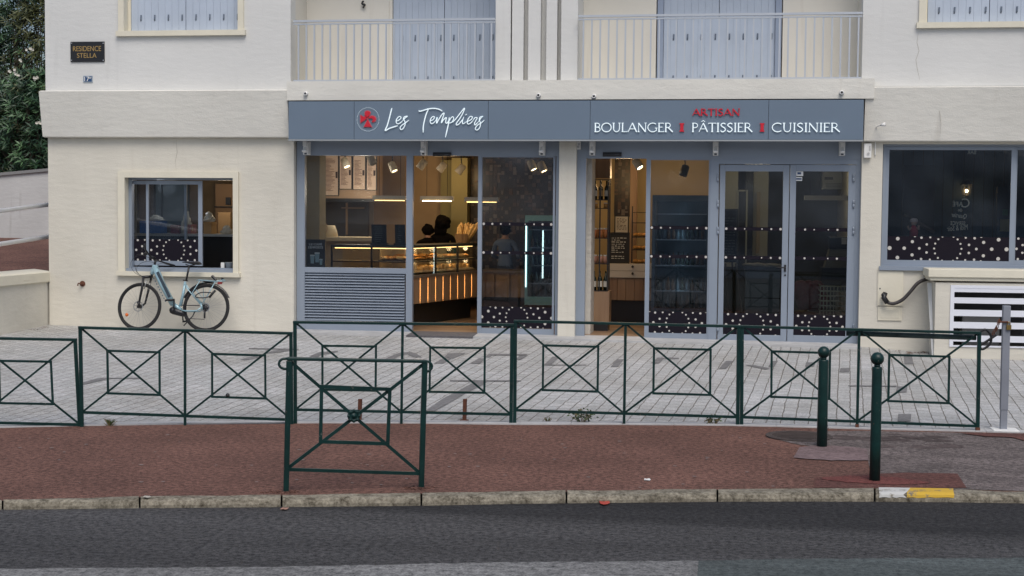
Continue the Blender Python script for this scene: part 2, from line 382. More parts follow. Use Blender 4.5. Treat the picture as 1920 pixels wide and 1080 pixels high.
GL = {  # inscriptional capitals: (advance, [(points, width)])
 'A': (.86, [([(.02, 0), (.40, 1)], N_), ([(.40, 1), (.80, 0)], T), ([(.16, .34), (.66, .34)], N_)]),
 'B': (.66, [([(.12, 0), (.12, 1)], T), ([(.05, .97), (.30, .97)]+arc(.30, .75, .21, .22, 90, -90)+[(.12, .53)], N_+.01), ([(.30, .53)]+arc(.30, .28, .26, .25, 90, -90)+[(.05, .03)], N_+.02)]),
 'O': (1.02, [(arc(.49, .5, .44, .48, 0, 360, 24), N_+.03)]),
 'U': (.84, [([(.13, 1), (.13, .38)]+arc(.40, .38, .27, .36, 180, 360)+[(.67, .38), (.67, 1)], N_+.02), ([(.13, 1), (.13, .38)], T), ([(.03, .98), (.23, .98)], N_), ([(.58, .98), (.76, .98)], N_)]),
 'L': (.62, [([(.12, 0), (.12, 1)], T), ([(.03, .98), (.21, .98)], N_), ([(.05, .03), (.55, .03), (.57, .12)], N_)]),
 'N': (.92, [([(.12, 0), (.12, 1)], N_), ([(.10, 1), (.76, 0)], T), ([(.76, 0), (.76, 1)], N_), ([(.03, .02), (.21, .02)], N_), ([(.67, .98), (.85, .98)], N_)]),
 'G': (.96, [(arc(.50, .5, .45, .48, 50, 318, 18)+[(.84, .17), (.84, .42)], N_+.02), ([(.70, .43), (.94, .43)], N_)]),
 'C': (.90, [(arc(.50, .5, .45, .48, 48, 312, 18), N_+.03)]),
 'E': (.62, [([(.12, 0), (.12, 1)], T), ([(.04, .97), (.52, .97), (.53, .88)], N_), ([(.12, .53), (.44, .53)], N_), ([(.04, .03), (.55, .03), (.57, .13)], N_)]),
 'R': (.78, [([(.12, 0), (.12, 1)], T), ([(.04, .97), (.30, .97)]+arc(.30, .73, .23, .24, 90, -90)+[(.12, .49)], N_+.01), ([(.34, .49), (.76, 0)], T), ([(.03, .02), (.21, .02)], N_)]),
 'P': (.66, [([(.12, 0), (.12, 1)], T), ([(.04, .97), (.30, .97)]+arc(.30, .72, .24, .25, 90, -90)+[(.12, .47)], N_+.01), ([(.03, .02), (.21, .02)], N_)]),
 'T': (.74, [([(.37, 0), (.37, 1)], T), ([(.02, .86), (.03, .97), (.71, .97), (.72, .86)], N_), ([(.28, .02), (.46, .02)], N_)]),
 'I': (.34, [([(.16, 0), (.16, 1)], T), ([(.06, .98), (.26, .98)], N_), ([(.06, .02), (.26, .02)], N_)]),
 'S': (.62, [(cat([(.50, .86), (.34, .97), (.14, .88), (.10, .72), (.26, .56), (.44, .42), (.50, .24), (.36, .05), (.20, .02), (.06, .16)], 4), T-.02)]),
}
GL['Â'] = (GL['A'][0], GL['A'][1]+[([(.24, 1.12), (.40, 1.28), (.56, 1.12)], N_)])
def caps(mb, s, x0, x1, z0, h, Y, m=0, bold=1.0, depth=.012):
    tot = sum(GL[c][0] for c in s); k = (x1-x0)/tot; x = x0
    for c in s:
        adv, st = GL[c]
        for q, (pts, w_) in enumerate(st):
            ribbon(mb, [(x+p[0]*k, z0+p[1]*h) for p in pts], w_*h*bold, Y-.0011*q, depth, m)
        x += adv*k

# ================================================================== GROUND
def zline(pxs, zs, Y):  # helper: z of the facade's foot along x
    return [(X(a, b, Y), Z(b, a, Y)) for a, b in zip(pxs, zs)]
FOOT = zline([91, 550, 1062, 1620, 1760], [609, 622, 634, 650, 663], 0.0)
def lerp_list(L_, x):
    if x <= L_[0][0]: return L_[0][1]
    for a, b in zip(L_, L_[1:]):
        if x <= b[0]: return a[1]+(b[1]-a[1])*(x-a[0])/(b[0]-a[0])
    a, b = L_[-2], L_[-1]; return max(b[1]+(b[1]-a[1])/(b[0]-a[0])*(x-b[0])*.3, .12)
EDGE = [G(a, b) for a, b in ((-500, 812), (0, 802), (100, 799), (220, 797), (347, 795), (550, 793), (757, 793), (960, 796), (1200, 796), (1400, 798), (1640, 805), (1780, 808), (1920, 812), (2400, 826))]
EX = [(p.x, p.y) for p in EDGE]
def ye(x):
    if x <= EX[0][0]: return EX[0][1]
    if x >= EX[-1][0]: return EX[-1][1]
    return lerp_list(EX, x) if x <= EX[-1][0] else EX[-1][1]
def ground_z(x, y):
    e = ye(x); zf = lerp_list(FOOT, x); t = max(0, min(1, (y-e)/(0-e))); return zf*t
def on_court(px, py):      # pixel -> forecourt surface
    z = 0.1
    for _ in range(12):
        p = G(px, py, z); z = ground_z(p.x, p.y)
    return G(px, py, z)

mb = MB()                                                        # wide base sheet so nothing floats off to the horizon
mb.poly([(-300, -300, -.35), (300, -300, -.35), (300, 300, -.35), (-300, 300, -.35)])
tag(put("ground", mb, ROADOLD), kind="structure")
mb = MB(); xs = [-14+i*.5 for i in range(49)]; ny = 14
for i in range(len(xs)-1):
    for j in range(ny):
        q = []
        for a, b in ((xs[i], j), (xs[i+1], j), (xs[i+1], j+1), (xs[i], j+1)):
            e = ye(a); y = e+(0.12-e)*b/ny; q.append((a, y, ground_z(a, y) if y < 0 else lerp_list(FOOT, a)))
        mb.poly(q)
b_ = put("forecourt", mb, PAVE); tag(b_, kind="structure")
# pale edging strip along the foot of the paving
mb = MB()
for i in range(len(xs)-1):
    a, b = xs[i], xs[i+1]; mb.grid8([(a+.004, ye(a)-.03, -.1), (b, ye(b)-.03, -.1), (b, ye(b)+.10, -.1), (a+.004, ye(a)+.10, -.1), (a+.004, ye(a)-.03, .012), (b, ye(b)-.03, .012), (b, ye(b)+.10, .017), (a+.004, ye(a)+.10, .017)])
tag(put("paving_edge", mb, SLAB), kind="structure")
# darker paver figures laid into the forecourt
mb = MB()
Z3 = lambda pts: [(700+a/3, 620+b/3) for a, b in pts]
Z2 = lambda pts: [(100+a/3, 630+b/3) for a, b in pts]
Z4 = lambda pts: [(1300+a/3.097, 630+b/3.097) for a, b in pts]
for pts in [Z3([(290, 455), (345, 455), (530, 350), (610, 312), (650, 282), (585, 282), (470, 345), (390, 385)]), Z3([(430, 280), (830, 281), (830, 288), (430, 287)]),
            Z3([(60, 165), (90, 148), (150, 125), (205, 121), (195, 133), (150, 143), (110, 165)]), Z3([(205, 121), (240, 130), (275, 152), (225, 150), (195, 136)]),
            Z3([(340, 186), (395, 186), (440, 158), (400, 152)]), Z3([(400, 148), (420, 130), (520, 126), (510, 134), (450, 158)]),
            Z3([(545, 188), (600, 188), (632, 158), (590, 158)]), Z3([(625, 152), (650, 132), (870, 133), (860, 141), (670, 141), (655, 152)]), Z3([(800, 165), (830, 165), (868, 143), (820, 143)]),
            Z3([(962, 192), (1003, 192), (1050, 148), (1008, 148)]), Z3([(1335, 205), (1378, 205), (1410, 163), (1368, 163)]), Z3([(1560, 185), (1605, 187), (1640, 155), (1600, 153)]), Z3([(1640, 153), (1720, 154), (1718, 162), (1638, 162)]),
            Z3([(960, 193), (1200, 193), (1200, 197), (960, 197)]),
            Z4([(148, 192), (190, 192), (232, 146), (190, 146)]), Z4([(300, 170), (360, 172), (445, 190), (420, 198)]), Z4([(435, 182), (470, 182), (492, 146), (455, 146)]),
            Z4([(648, 180), (700, 180), (712, 155), (655, 155)]), Z4([(848, 212), (903, 212), (910, 188), (855, 188)]), Z4([(1226, 165), (1278, 165), (1270, 118), (1222, 118)]),
            Z4([(1176, 330), (1238, 330), (1243, 295), (1182, 295)]), Z4([(1186, 498), (1262, 498), (1266, 455), (1190, 455)]), Z4([(900, 288), (1180, 291), (1180, 297), (900, 294)]),
            Z2([(160, 278), (170, 262), (250, 240), (320, 236), (290, 248), (230, 262)]), Z2([(310, 237), (485, 237), (485, 243), (310, 243)]), Z2([(1045, 137), (1090, 122), (1160, 112), (1160, 122), (1100, 136)]),
            Z2([(1195, 100), (1235, 84), (1345, 76), (1345, 83), (1250, 96)]), Z2([(1100, 69), (1380, 74), (1380, 80), (1100, 75)]), Z2([(1440, 115), (1500, 92), (1600, 84), (1600, 92), (1510, 108), (1490, 120)])]:
    P = []
    k = len(pts)
    for i in range(k):
        a, b = pts[i], pts[(i+1) % k]
        for t in (0, .5): P.append(on_court(a[0]+(b[0]-a[0])*t, a[1]+(b[1]-a[1])*t)+Vector((0, 0, .006)))
    mb.poly(P)
tag(put("paving_inlay", mb, INLAY, fix=False), kind="structure")
# kerb
KB = [(-500, 952), (0, 939), (270, 932), (530, 929), (790, 926), (960, 923), (1062, 921), (1340, 918.5), (1500, 917), (1660, 917), (1790, 919), (1920, 924), (2400, 945)]
KF = [(-500, 972), (0, 956), (270, 953), (530, 951), (790, 948.5), (960, 945), (1062, 944), (1340, 941), (1500, 940.5), (1660, 941), (1790, 942), (1920, 944), (2400, 962)]
def interp(P, x):
    for a, b in zip(P, P[1:]):
        if x <= b[0]: return a[1]+(b[1]-a[1])*(x-a[0])/(b[0]-a[0])
    return P[-1][1]
RZ = -.055
def kb(px): return G(px, interp(KB, px), 0)
def kf(px): return G(px, interp(KF, px), RZ)
joints = [-500, -260, 5, 262, 528, 790, 1062, 1345, 1640, 1925, 2200, 2400]
mb = MB(); rng = random.Random(3)
def kseg(mb, a, b, mats=0, lift=0.0):
    ks = max(2, int((b-a)/45))
    rows = []
    for i in range(ks+1):
        px = a+(b-a)*i/ks; B, Fp = kb(px), kf(px); d = (B-Fp); d.z = 0; d.normalize()
        j = rng.uniform(-.004, .004); up = Vector((0, 0, 1))
        rows.append([B-d*.002+up*(-.2), B+up*(.006+j+lift), Fp+d*.045+up*(-RZ+.004+j+lift)*1, Fp+d*(.016-lift)+up*(-RZ-.008+j*.5+lift), Fp+d*(.004-lift*.7)+up*(.022)-d*0, Fp+up*(-.15)-d*lift])
    for r0, r1 in zip(rows, rows[1:]):
        for k in range(5): mb.poly([r0[k], r1[k], r1[k+1], r0[k+1]], mats)
    mb.poly(rows[0], mats); mb.poly(rows[-1][::-1], mats)
for a, b in zip(joints, joints[1:]): kseg(mb, a+1.8, b-1.8)
ko = put("kerb", mb, KERB); tag(ko, kind="structure")
for px, nm, m_ in (((1648, 1700), 'kerb_marking', WPAINT), ((1700, 1788), 'kerb_marking', YELLOW)):
    mb = MB(); a, b = px; ks = 8; rows = []
    rj = random.Random(a)
    for i in range(ks+1):
        p = a+(b-a)*i/ks; B, Fp = kb(p), kf(p); d = (B-Fp); d.z = 0; d.normalize(); up = Vector((0, 0, 1)); e = rj.uniform(-.01, .01)
        side = (Vector((1, 0, 0))*rj.uniform(-.04, .04)) if i in (0, ks) else Vector()
        rows.append([B+up*.0135+side, Fp+d*.043+up*(-RZ+.0125), Fp+d*.010+up*(-RZ-.002)-side, Fp+d*.004+up*(.034+e*.4)])
    for r0, r1 in zip(rows, rows[1:]):
        for k in range(3): mb.poly([r0[k], r1[k], r1[k+1], r0[k+1]])
    tag(put(nm, mb, m_), kind="structure")
# sidewalk between kerb and paving edge
mb = MB(); prev = None
PXS = list(range(-500, 2401, 50))
for px in PXS:
    B = kb(px); x = B.x; T_ = G(px, interp([(-500, 812), (0, 802), (100, 799), (220, 797), (347, 795), (550, 793), (757, 793), (960, 796), (1200, 796), (1400, 798), (1640, 805), (1780, 808), (1920, 812), (2400, 826)], px), 0)
    if prev: mb.poly([prev[0], B, T_, prev[1]])
    prev = (B, T_)
tag(put("sidewalk", mb, REDASP), kind="structure")
def patch(name, pts, m_, z):
    mb = MB(); P = []; k = len(pts); rj = random.Random(int(pts[0][0]))
    for i in range(k):
        a, b = pts[i], pts[(i+1) % k]
        L_ = math.hypot(b[0]-a[0], b[1]-a[1]); s = max(1, int(L_/14))
        for t in range(s):
            P.append(G(a[0]+(b[0]-a[0])*t/s+rj.uniform(-1, 1), a[1]+(b[1]-a[1])*t/s+rj.uniform(-.35, .35), z))
    mb.poly(P); return tag(put(name, mb, m_, fix=False), kind="structure")
patch("sidewalk_patch", [(1452, 822), (1475, 812), (1560, 808), (1640, 808), (1800, 811), (1850, 813), (2050, 818), (2050, 922), (1925, 921), (1790, 916.5), (1660, 914.5), (1632, 890), (1626, 850), (1560, 840), (1500, 834)], GRYPATCH, .004)
patch("sidewalk_patch", [(1488, 858), (1500, 838), (1535, 834), (1600, 838), (1626, 842), (1628, 863), (1560, 863)], PINKPATCH, .008)
patch("sidewalk_patch", [(1525, 914), (1528, 895), (1600, 890), (1700, 886), (1795, 888), (1812, 914.5), (1660, 914.5), (1600, 915)], REDNEW, .0085)
patch("sidewalk_patch", [(1800, 812), (1960, 812), (1960, 822), (1920, 826), (1900, 820), (1850, 818)], REDNEW, .0125)
rj = random.Random(31); mb = MB()
for cx, cy, n_, sx_, sy_ in ((1700, 822, 26, 45, 4), (1745, 836, 14, 40, 3), (1580, 820, 8, 20, 3)):
    for _ in range(n_):
        q_ = G(cx+rj.gauss(0, sx_), cy+rj.gauss(0, sy_), .0045); a_ = rj.uniform(.03, .12); mb.poly([q_+Vector((a_*math.cos(t*.785)*rj.uniform(.6, 1.4), a_*.6*math.sin(t*.785)*rj.uniform(.6, 1.4), rj.uniform(0, .0002)+.0001*_)) for t in range(8)])
tag(put("damp_stains", mb, aggregate("stain_dark", (.025, .021, .02, 1), (.13, .10, .095, 1), .7, 1.3, 60), fix=False), kind="structure")
mb = MB()
for _ in range(70):
    q_ = G(rj.uniform(-50, 1450), rj.uniform(815, 915), .005); a_ = rj.uniform(.008, .02); mb.poly([q_+Vector((a_*math.cos(t*1.05)*rj.uniform(.7, 1.3), a_*math.sin(t*1.05)*rj.uniform(.7, 1.3), 0)) for t in range(6)])
tag(put("gum_spots", mb, mat("gum_grey", (.20, .16, .145), .8), fix=False), kind="stuff")
pb = G(1640, 903, 0); mb = MB(); rj = random.Random(6); mb.poly([(pb.x+math.cos(t*.3142)*rj.uniform(.22, .34)*1.3, pb.y+math.sin(t*.3142)*rj.uniform(.14, .2), .0125) for t in range(20)]); tag(put('sidewalk_patch', mb, aggregate('red_repair', (.05, .017, .016, 1), (.21, .07, .06, 1), .8, 1.2, 80), fix=False), kind='structure')
# road
mb = MB(); prev = None
for px in PXS:
    A = kf(px)+Vector((0, .03, 0)); 
    if prev: mb.poly([prev, (prev[0], -60, RZ), (A.x, -60, RZ), A])
    prev = A
tag(put("road", mb, ROAD), kind="structure")
OLD = [(-500, 1071), (0, 1066), (480, 1063), (700, 1059), (960, 1054), (1310, 1051), (1460, 1048), (1920, 1046), (2400, 1046)]
for a0, a1, m_, z in ((-500, 1330, ROADOLD, .004), (1310, 2400, ROADGRN, .008)):
    mb = MB(); prev = None; px = a0; rj = random.Random(5)
    while px < a1:
        A = G(px, interp(OLD, px)+rj.uniform(-.8, .8), RZ+z); A2 = Vector((A.x*1.0+0.0, -24, RZ+z))
        if prev: mb.poly([prev[0], prev[1], A2, A])
        prev = (A, A2); px += 14
    tag(put("road_strip", mb, m_), kind="structure")
# invented bank behind the viewpoint, added to tone the reflections in the panes
mb = MB()
hx = [-60+i*4 for i in range(31)]; rj = random.Random(9); pr = []
prof = [(-27, -.1), (-28, 1.6), (-31, 4.2), (-36, 6.5), (-46, 9), (-62, 11)]
for x in hx: pr.append([(x, y+rj.uniform(-.5, .5), z*(1+rj.uniform(-.15, .15))) for y, z in prof])
for a, b in zip(pr, pr[1:]):
    for k in range(len(prof)-1): mb.poly([a[k], b[k], b[k+1], a[k+1]])
BACKDROPM = mat("pale_reflection_backdrop", (.33, .35, .36), .95, var=.7, vscale=.45)
tag(put("reflection_backdrop", mb, BACKDROPM, smooth=True), kind="structure")

# ================================================================== APARTMENT BUILDING
XL = X(91, 400); XR = X(2150, 400)
BLD = thing("apartment_building", "cream rendered apartment block with blue shutters, balconies and a bakery on its ground floor", "building", (X(900), 0, .2))
ZT = Z(-170)                                           # walls go on above the picture
zb = Z(259); zt = Z(170); zs = Z(153)                  # band bottom, band top, balcony floor
TW = .25
def hole_wall(mb, x0, x1, z0, z1, hx0, hx1, hz0, hz1, y0=0.0, y1=TW):
    mb.box(x0, hx0, y0, y1, z0, z1); mb.box(hx1, x1, y0, y1, z0, z1); mb.box(hx0, hx1, y0, y1, z0, hz0); mb.box(hx0, hx1, y0, y1, hz1, z1)
# ground floor walls
kw = RC(236, 333, 439, 507)
mb = MB(); x551 = X(551, 440)
hole_wall(mb, XL, x551, -.2, zb, *kw)
gb = MB(); gb.box(XL, XL+TW, TW+.001, 8, -.2, zb); put("gable_wall", gb, CREAM, BLD)
gb = MB(); gb.box(X(1047, 450), X(1079, 450), 0, .35, -.2, Z(262)); put("pillar", gb, CREAM, BLD)
cwx0, cwx1, cwz0, cwz1 = X(1653), X(2010), Z(505, 1750), Z(270, 1750)
put("wall", mb, CREAM, BLD); mb = MB()
mb.box(X(1614), cwx0, 0, TW, -.2, zb)
mb.box(cwx0, XR, 0, TW, -.2, cwz0); mb.box(cwx1, XR, 0, TW, cwz0, zb); mb.box(cwx0, cwx1, 0, TW, cwz1, zb)
put("wall", mb, CREAM, BLD)
# first floor
mb = MB(); XU = X(84.5, 60); w1 = RC(233, -150, 447, 58); w2 = RC(1737, -150, 2100, 42)
zL = zt
hole_wall(mb, XU, X(545, 80), zL, ZT, *w1)
put("upper_wall", mb, WHITE, BLD); mb = MB()
hole_wall(mb, X(1617, 80), XR, Z(165), ZT, *w2)
put("upper_wall", mb, WHITE, BLD); mb = MB()
mb.box(XU, XU+TW, TW+.001, 8, zL, ZT); put("upper_gable_wall", mb, WHITE, BLD); mb = MB()
x928, x1083 = X(929, 80), X(1083, 80)
mb.box(x928, X(957, 80), 0, .9, zs, ZT)
for a, b in ((959.5, 981), (990, 1013), (1024, 1044)): mb.box(X(a, 80), X(b, 80), .02, .1795, zs, ZT)
mb.box(X(1052, 80), x1083, 0, .9, zs, ZT)
mb.box(X(957, 80), X(1052, 80), .18, .9, zs, ZT)
put("ribbed_wall", mb, WHITE, BLD)
# balcony recesses
YB = .85
mb = MB()
mb.box(X(545, 80), X(729, 80, YB), YB, YB+.2, zs, ZT)
xr0, xr1 = X(1230, 80, YB), X(1467, 80, YB)
mb.box(x1083, xr0, YB, YB+.2, zs, ZT); mb.box(xr1, X(1617, 80), YB, YB+.2, zs, ZT)
mb.box(X(545, 80)-.2, X(545, 80), TW, YB+.2, zs, ZT); mb.box(X(1617, 80), X(1617, 80)+.2, TW, YB+.2, zs, ZT)
mb.box(X(545, 80)-.2, X(1617, 80)+.2, 0, YB+.2, zs+2.55, zs+2.75)
put("balcony_wall", mb, RECESS, BLD)
# slab, bands
mb = MB(); x545, x1637 = X(546, 170), X(1637, 160)
mb.box(x545, x1637, -.22, 1.4, Z(189), zs)
mb.box(X(541, 220)+.05, X(1619, 220), -.05, .35, zb-.01, Z(189))
put("balcony_slab", mb, BANDM, BLD)
def band(mb, xa, xb, left=False):
    za, zc = zt, zb; ya, yc = -.21, -.11
    pts = [(ya, za), (ya+.03, za+.015), (0, za+.03), (0, zc), (yc+.02, zc), (yc, zc+.012)]
    if not left:
        mb.extr([(xa, y, z) for y, z in pts], (xb-xa, 0, 0))
    else:
        xo_t, xo_b = X(72.5, 172, ya), X(80, 255, yc)
        ps = [(xo_t, ya, za), (xo_t+.03, ya+.03, za+.015), (XL, 0, za+.03), (XL, 0, zc), (xo_b+.02, yc+.02, zc), (xo_b, yc, zc+.012)]
        pe = [(xb, y, z) for y, z in pts]
        n = len(ps)
        for i in (5, 0, 1): mb.poly([ps[i], pe[i], pe[(i+1) % n], ps[(i+1) % n]])
        mb.poly([ps[4], pe[4], pe[5], ps[5]]); mb.poly([ps[3], pe[3], pe[4], ps[4]]); mb.poly(pe)
        bk = [(p[0], 8, p[2]) for p in ps]
        for i in (4, 5, 0, 1): mb.poly([ps[i], bk[i], bk[(i+1) % n], ps[(i+1) % n]])
        mb.poly([ps[3], bk[3], bk[4], ps[4]])
mb = MB(); band(mb, XL, x545, True); put("band_course", mb, BANDM, BLD); mb = MB()
zt_, zb_ = zt, zb
zt, zb = Z(166, 1750), Z(266, 1750); band(mb, X(1619, 220)+.003, XR); zt, zb = zt_, zb_
put("band_course", mb, BANDM, BLD)
# shell that closes the rooms (ceiling, back, right)
mb = MB()
XK = X(551, 440)                                       # wall between kitchen and shop
XS = X(1628, 440)                                      # wall between shop and café
mb.box(XL, XR, TW+.001, 8, Z(262)+.02, Z(262)+.14)     # ceiling
mb.box(XL, XR, 8, 8.2, -.2, ZT)
mb.box(XR-.2, XR, TW, 8, -.2, Z(262))
pk = [F(505, 450, TW+.002), F(505, 450, 7.99)]; mb.grid8([(pk[0].x, pk[0].y, -.2), (pk[0].x+.12, pk[0].y, -.2), (pk[1].x+.12, pk[1].y, -.2), (pk[1].x, pk[1].y, -.2), (pk[0].x, pk[0].y, Z(262)+.019), (pk[0].x+.12, pk[0].y, Z(262)+.019), (pk[1].x+.12, pk[1].y, Z(262)+.019), (pk[1].x, pk[1].y, Z(262)+.019)])
mb.box(XS, XS+.12, TW+.001, 8, -.2, Z(262)+.02)
mb.box(XL, XR, 1.06, 8, ZT-.2, ZT)
put("inner_wall", mb, CREAMW, BLD)
mb = MB(); FLZ = lerp_list(FOOT, X(1062))+.035
mb.box(XL+TW, XR-.2, .235, 8, FLZ-.12, FLZ)
tag(put("floor", mb, WOODF), kind="structure")
# thresholds: stone strips in front of the two shop bays
mb = MB()
def strip(a, b, yb0, yb1, col=0, d=.30):
    pa, pb = X(a, yb0), X(b, yb1); za_, zb2 = lerp_list(FOOT, pa), lerp_list(FOOT, pb)
    mb.grid8([(pa, -d, za_-.1), (pb, -d, zb2-.1), (pb, .234, za_-.1), (pa, .234, za_-.1), (pa, -d, za_+.018), (pb, -d, zb2+.018), (pb, .234, zb2+.034), (pa, .234, za_+.034)], col)
strip(553, 770, 624, 630); strip(770.5, 893, 630, 632, 1, .33); strip(893.5, 1081, 632, 638); strip(1081.5, 1612, 638, 650)
put("threshold", mb, [SLAB, mat("doormat_grey", (.10, .095, .10), .9, var=.2, vscale=20)], BLD)

# first-floor windows and shutters
FIXM = mat("shutter_strap_grey", srgb(96, 108, 124), .5)
def shutter(parent, x0, x1, z0, z1, Y, leaves, boards, marks, bot=None):
    s = MB(); lw = (x1-x0)/leaves
    for i in range(leaves):
        a = x0+i*lw+.004; b = a+lw-.008; bw = (b-a)/boards
        for k in range(boards): s.box(a+k*bw+.0012, a+(k+1)*bw-.0012, Y, Y+.03, z0, z1)
        s.box(a, b, Y+.012, Y+.036, z0+.004, z1-.004, 1)
    o = put("shutter", s, [SHUT, SHUTL], parent)
    for zz in marks:
        for i in range(leaves*boards):
            if i % 2 == 0: continue
            s = MB(); xm = x0+(i+.5)*(x1-x0)/(leaves*boards); s.extr([(xm-.008, Y-.022, zz-.02), (xm-.014, Y-.0005, zz-.05), (xm-.010, Y-.0005, zz+.045), (xm-.006, Y-.022, zz+.045)], (.018, 0, 0))
            put("shutter_strap", s, FIXM, parent)
def upwin(x0, y0, x1, y1, mark_y, leaves, boards):
    wn = MB(); a, b, c, d = RC(x0, y0, x1, y1)
    t = .09
    wn.box(a-t, a+.002, -.035, TW-.002, c-t*.2, d-.002); wn.box(b-.002, b+t, -.035, TW-.002, c-t*.2, d-.002); wn.box(a-t-.03, b+t+.03, -.06, TW-.05, c-.10, c-.02)
    wo_ = put("window", wn, TRIM, BLD)
    shutter(wo_, a+.045, b-.003, c-.02, d, .14, leaves, boards, [Z(mark_y, (x0+x1)/2, .14)])
    s = MB(); s.box(a, b, .19, .25, c-.02, d); put("pane", s, GREYD, wo_); s = MB(); s.box(a+.001, a+.044, .135, .18, c-.019, d); put("jamb", s, TRIM, wo_)
upwin(233, -150, 447, 55, 33, 2, 8)
upwin(1737, -150, 2100, 38, 18, 3, 8)
for (x0, x1, lv, bd, yy) in ((729, 929, 2, 8, (70, 148)), (1232, 1465, 2, 8, (68, 146))):
    fr = MB(); a, b = X(x0, 80, YB), X(x1, 80, YB)
    if x0 > 1000:
        fr.box(a, a+.09, YB+.02, YB+.20, zs, ZT); fr.box(b-.09, b, YB+.02, YB+.20, zs, ZT)
    else: fr.box(a, a+.05, YB+.02, YB+.20, zs, ZT)
    fr.box(a, b, YB+.20, YB+.26, zs, ZT)
    o = put("balcony_door", fr, SHUTL if x0 > 1000 else RECESS, BLD)
    shutter(o, a+(.09 if x0 > 1000 else .05), b-(.09 if x0 > 1000 else 0), zs+.01, ZT, YB+.07, lv, bd, [Z(q, (x0+x1)/2, YB) for q in yy])
# balcony railings
for (x0, x1, yt0, yt1, yb0, n) in ((551, 928, 39.5, 37.5, 153, 25), (1085, 1617, 31.5, 25, 151, 33)):
    Yr = -.10; A, B = F(x0, yt0, Yr), F(x1, yt1, Yr); s = MB()
    zt1 = (A.z+B.z)/2; zbot = zs+.025
    s.box(A.x, B.x, Yr-.028, Yr+.028, zt1-.012, zt1+.02); s.box(A.x, B.x, Yr-.016, Yr+.016, zt1-.05, zt1-.03)
    s.box(A.x, B.x, Yr-.022, Yr+.022, zbot-.022, zbot+.006)
    o = put("balcony_railing", s, ALU, BLD)
    first = None
    for i in range(n):
        xx = A.x+(B.x-A.x)*(i+.6)/n
        if first is None:
            q = MB(); wv = .011
            q.box(xx-wv, xx+wv, Yr-.012, Yr+.012, zbot+.006, zt1-.05); first = put("baluster", q, ALU, o); fx = xx
        else:
            c = first.copy(); COL.objects.link(c); c.parent = o; c.location.x = xx-fx

# ---------------- shopfronts
YF = .12
GZ = GREY
def frame_rect(mb, x0, y0, x1, y1, Y, bars, depth=.07, m=0):
    """outer pixel rect and bar widths (left,right,top,bottom) in px"""
    a, b, c, d = RC(x0, y0, x1, y1, Y); s = 1/126.5
    l, r, t, bt = (k*s for k in bars)
    mb.box(a, a+l, Y, Y+depth, c, d, m); mb.box(b-r, b, Y, Y+depth, c, d, m)
    mb.box(a+l, b-r, Y, Y+depth, d-t, d, m); mb.box(a+l, b-r, Y, Y+depth, c, c+bt, m)
    return a+l, b-r, c+bt, d-t
def dots(mb, x0, x1, z0, z1, Y, seed, empty_c=True, r0=.025, small=False):
    """symmetrical dotted film: sheet + discs"""
    mb.box(x0, x1, Y, Y+.001, z0, z1, 0)
    W, H = x1-x0, z1-z0; cx = (x0+x1)/2
    P = []
    if H < .12:
        T4 = ((.22, .010), (.47, .0145), (.71, .019), (.955, .023)) if seed == 1 else ((.30, .012), (.62, .017), (.94, .022)) if seed == 2 else ((.27, .012), (.62, .018))
        for t, r in T4: P += [(cx+W/2*t, z0+H/2, r), (cx-W/2*t, z0+H/2, r)]
    else:
        k_ = 1.0 if W > 1.3 else (.95 if W > .8 else .85)
        zc_ = z0+H/2
        for an in (0, 22, -22, 45, -45, 66, -66): P += [(cx+sg*.555*H*k_*math.cos(R_(an)), zc_+.555*H*k_*math.sin(R_(an)), .048*H) for sg in (1, -1)]
        for ox, oz, r in ((.72, .47, .05), (1.08, .45, .06), (.86, .17, .06), (1.16, 0, .066), (1.45, .28, .078), (1.78, 0, .085), (2.05, .40, .09), (2.38, 0, .10), (2.70, .5, .10), (3.0, 0, .1), (1.35, .52, .06)):
            for sg in (1, -1):
                for sz in ((1, -1) if oz else (1,)): P.append((cx+sg*ox*H*k_, zc_+sz*oz*H, r*H))
    for px_, pz, r in P:
        pts = []; r *= .85
        for k in range(14):
            t = 2*math.pi*k/14; pts.append((min(max(px_+r*math.cos(t), x0), x1), Y-.0012, min(max(pz+r*math.sin(t), z0), z1)))
        ext = [max(p[0] for p in pts)-min(p[0] for p in pts), max(p[2] for p in pts)-min(p[2] for p in pts)]
        if min(ext) > .006: mb.poly(pts, 1)
FILMS = [FILM, DOT]
def pane(parent, x0, x1, z0, z1, Y, m_=None):
    s = MB(); s.box(x0, x1, Y, Y+.006, z0, z1); return put("pane", s, m_ or GLASS, parent)

# bay 1
z262 = Z(263, 800); z_h1 = Z(292, 800)
f1 = MB()
f1.box(X(552, 450), X(1047, 450), YF-.01, YF+.10, z_h1+.005, Z(262)+.02)          # header panel
f1.box(X(552, 450), X(567, 450), YF-.004, YF+.10, .1, z_h1+.005)
f1.box(X(1040, 450), X(1047, 450), YF-.004, YF+.10, .1, z_h1+.005)
f1.box(X(758, 450), X(770, 450), YF-.002, YF+.09, .1, z_h1+.005)
f1.box(X(893, 450), X(899.5, 450), YF+.0, YF+.09, .1, z_h1+.005)
a, b, c, d = RC(567, 502, 758, 512, YF); f1.box(X(567, 450), X(758, 450), YF, YF+.09, c, d)
c2 = Z(602, 660, YF); f1.box(X(567, 450), X(758, 450), YF+.003, YF+.09, .1, c2)
sf1 = put("shopfront", f1, GZ, BLD)
g = MB(); a, b, c, d = RC(567, 512, 758, 602, YF); n = 17
g.box(a, b, YF+.075, YF+.085, c, d, 1)
for i in range(n):
    z0 = c+(d-c)*i/n; h = (d-c)/n
    g.extr([(a, YF+.005, z0+h*.16), (a, YF+.045, z0+h*.93), (a, YF+.055, z0+h*.93), (a, YF+.018, z0+h*.12)], (b-a, 0, 0))
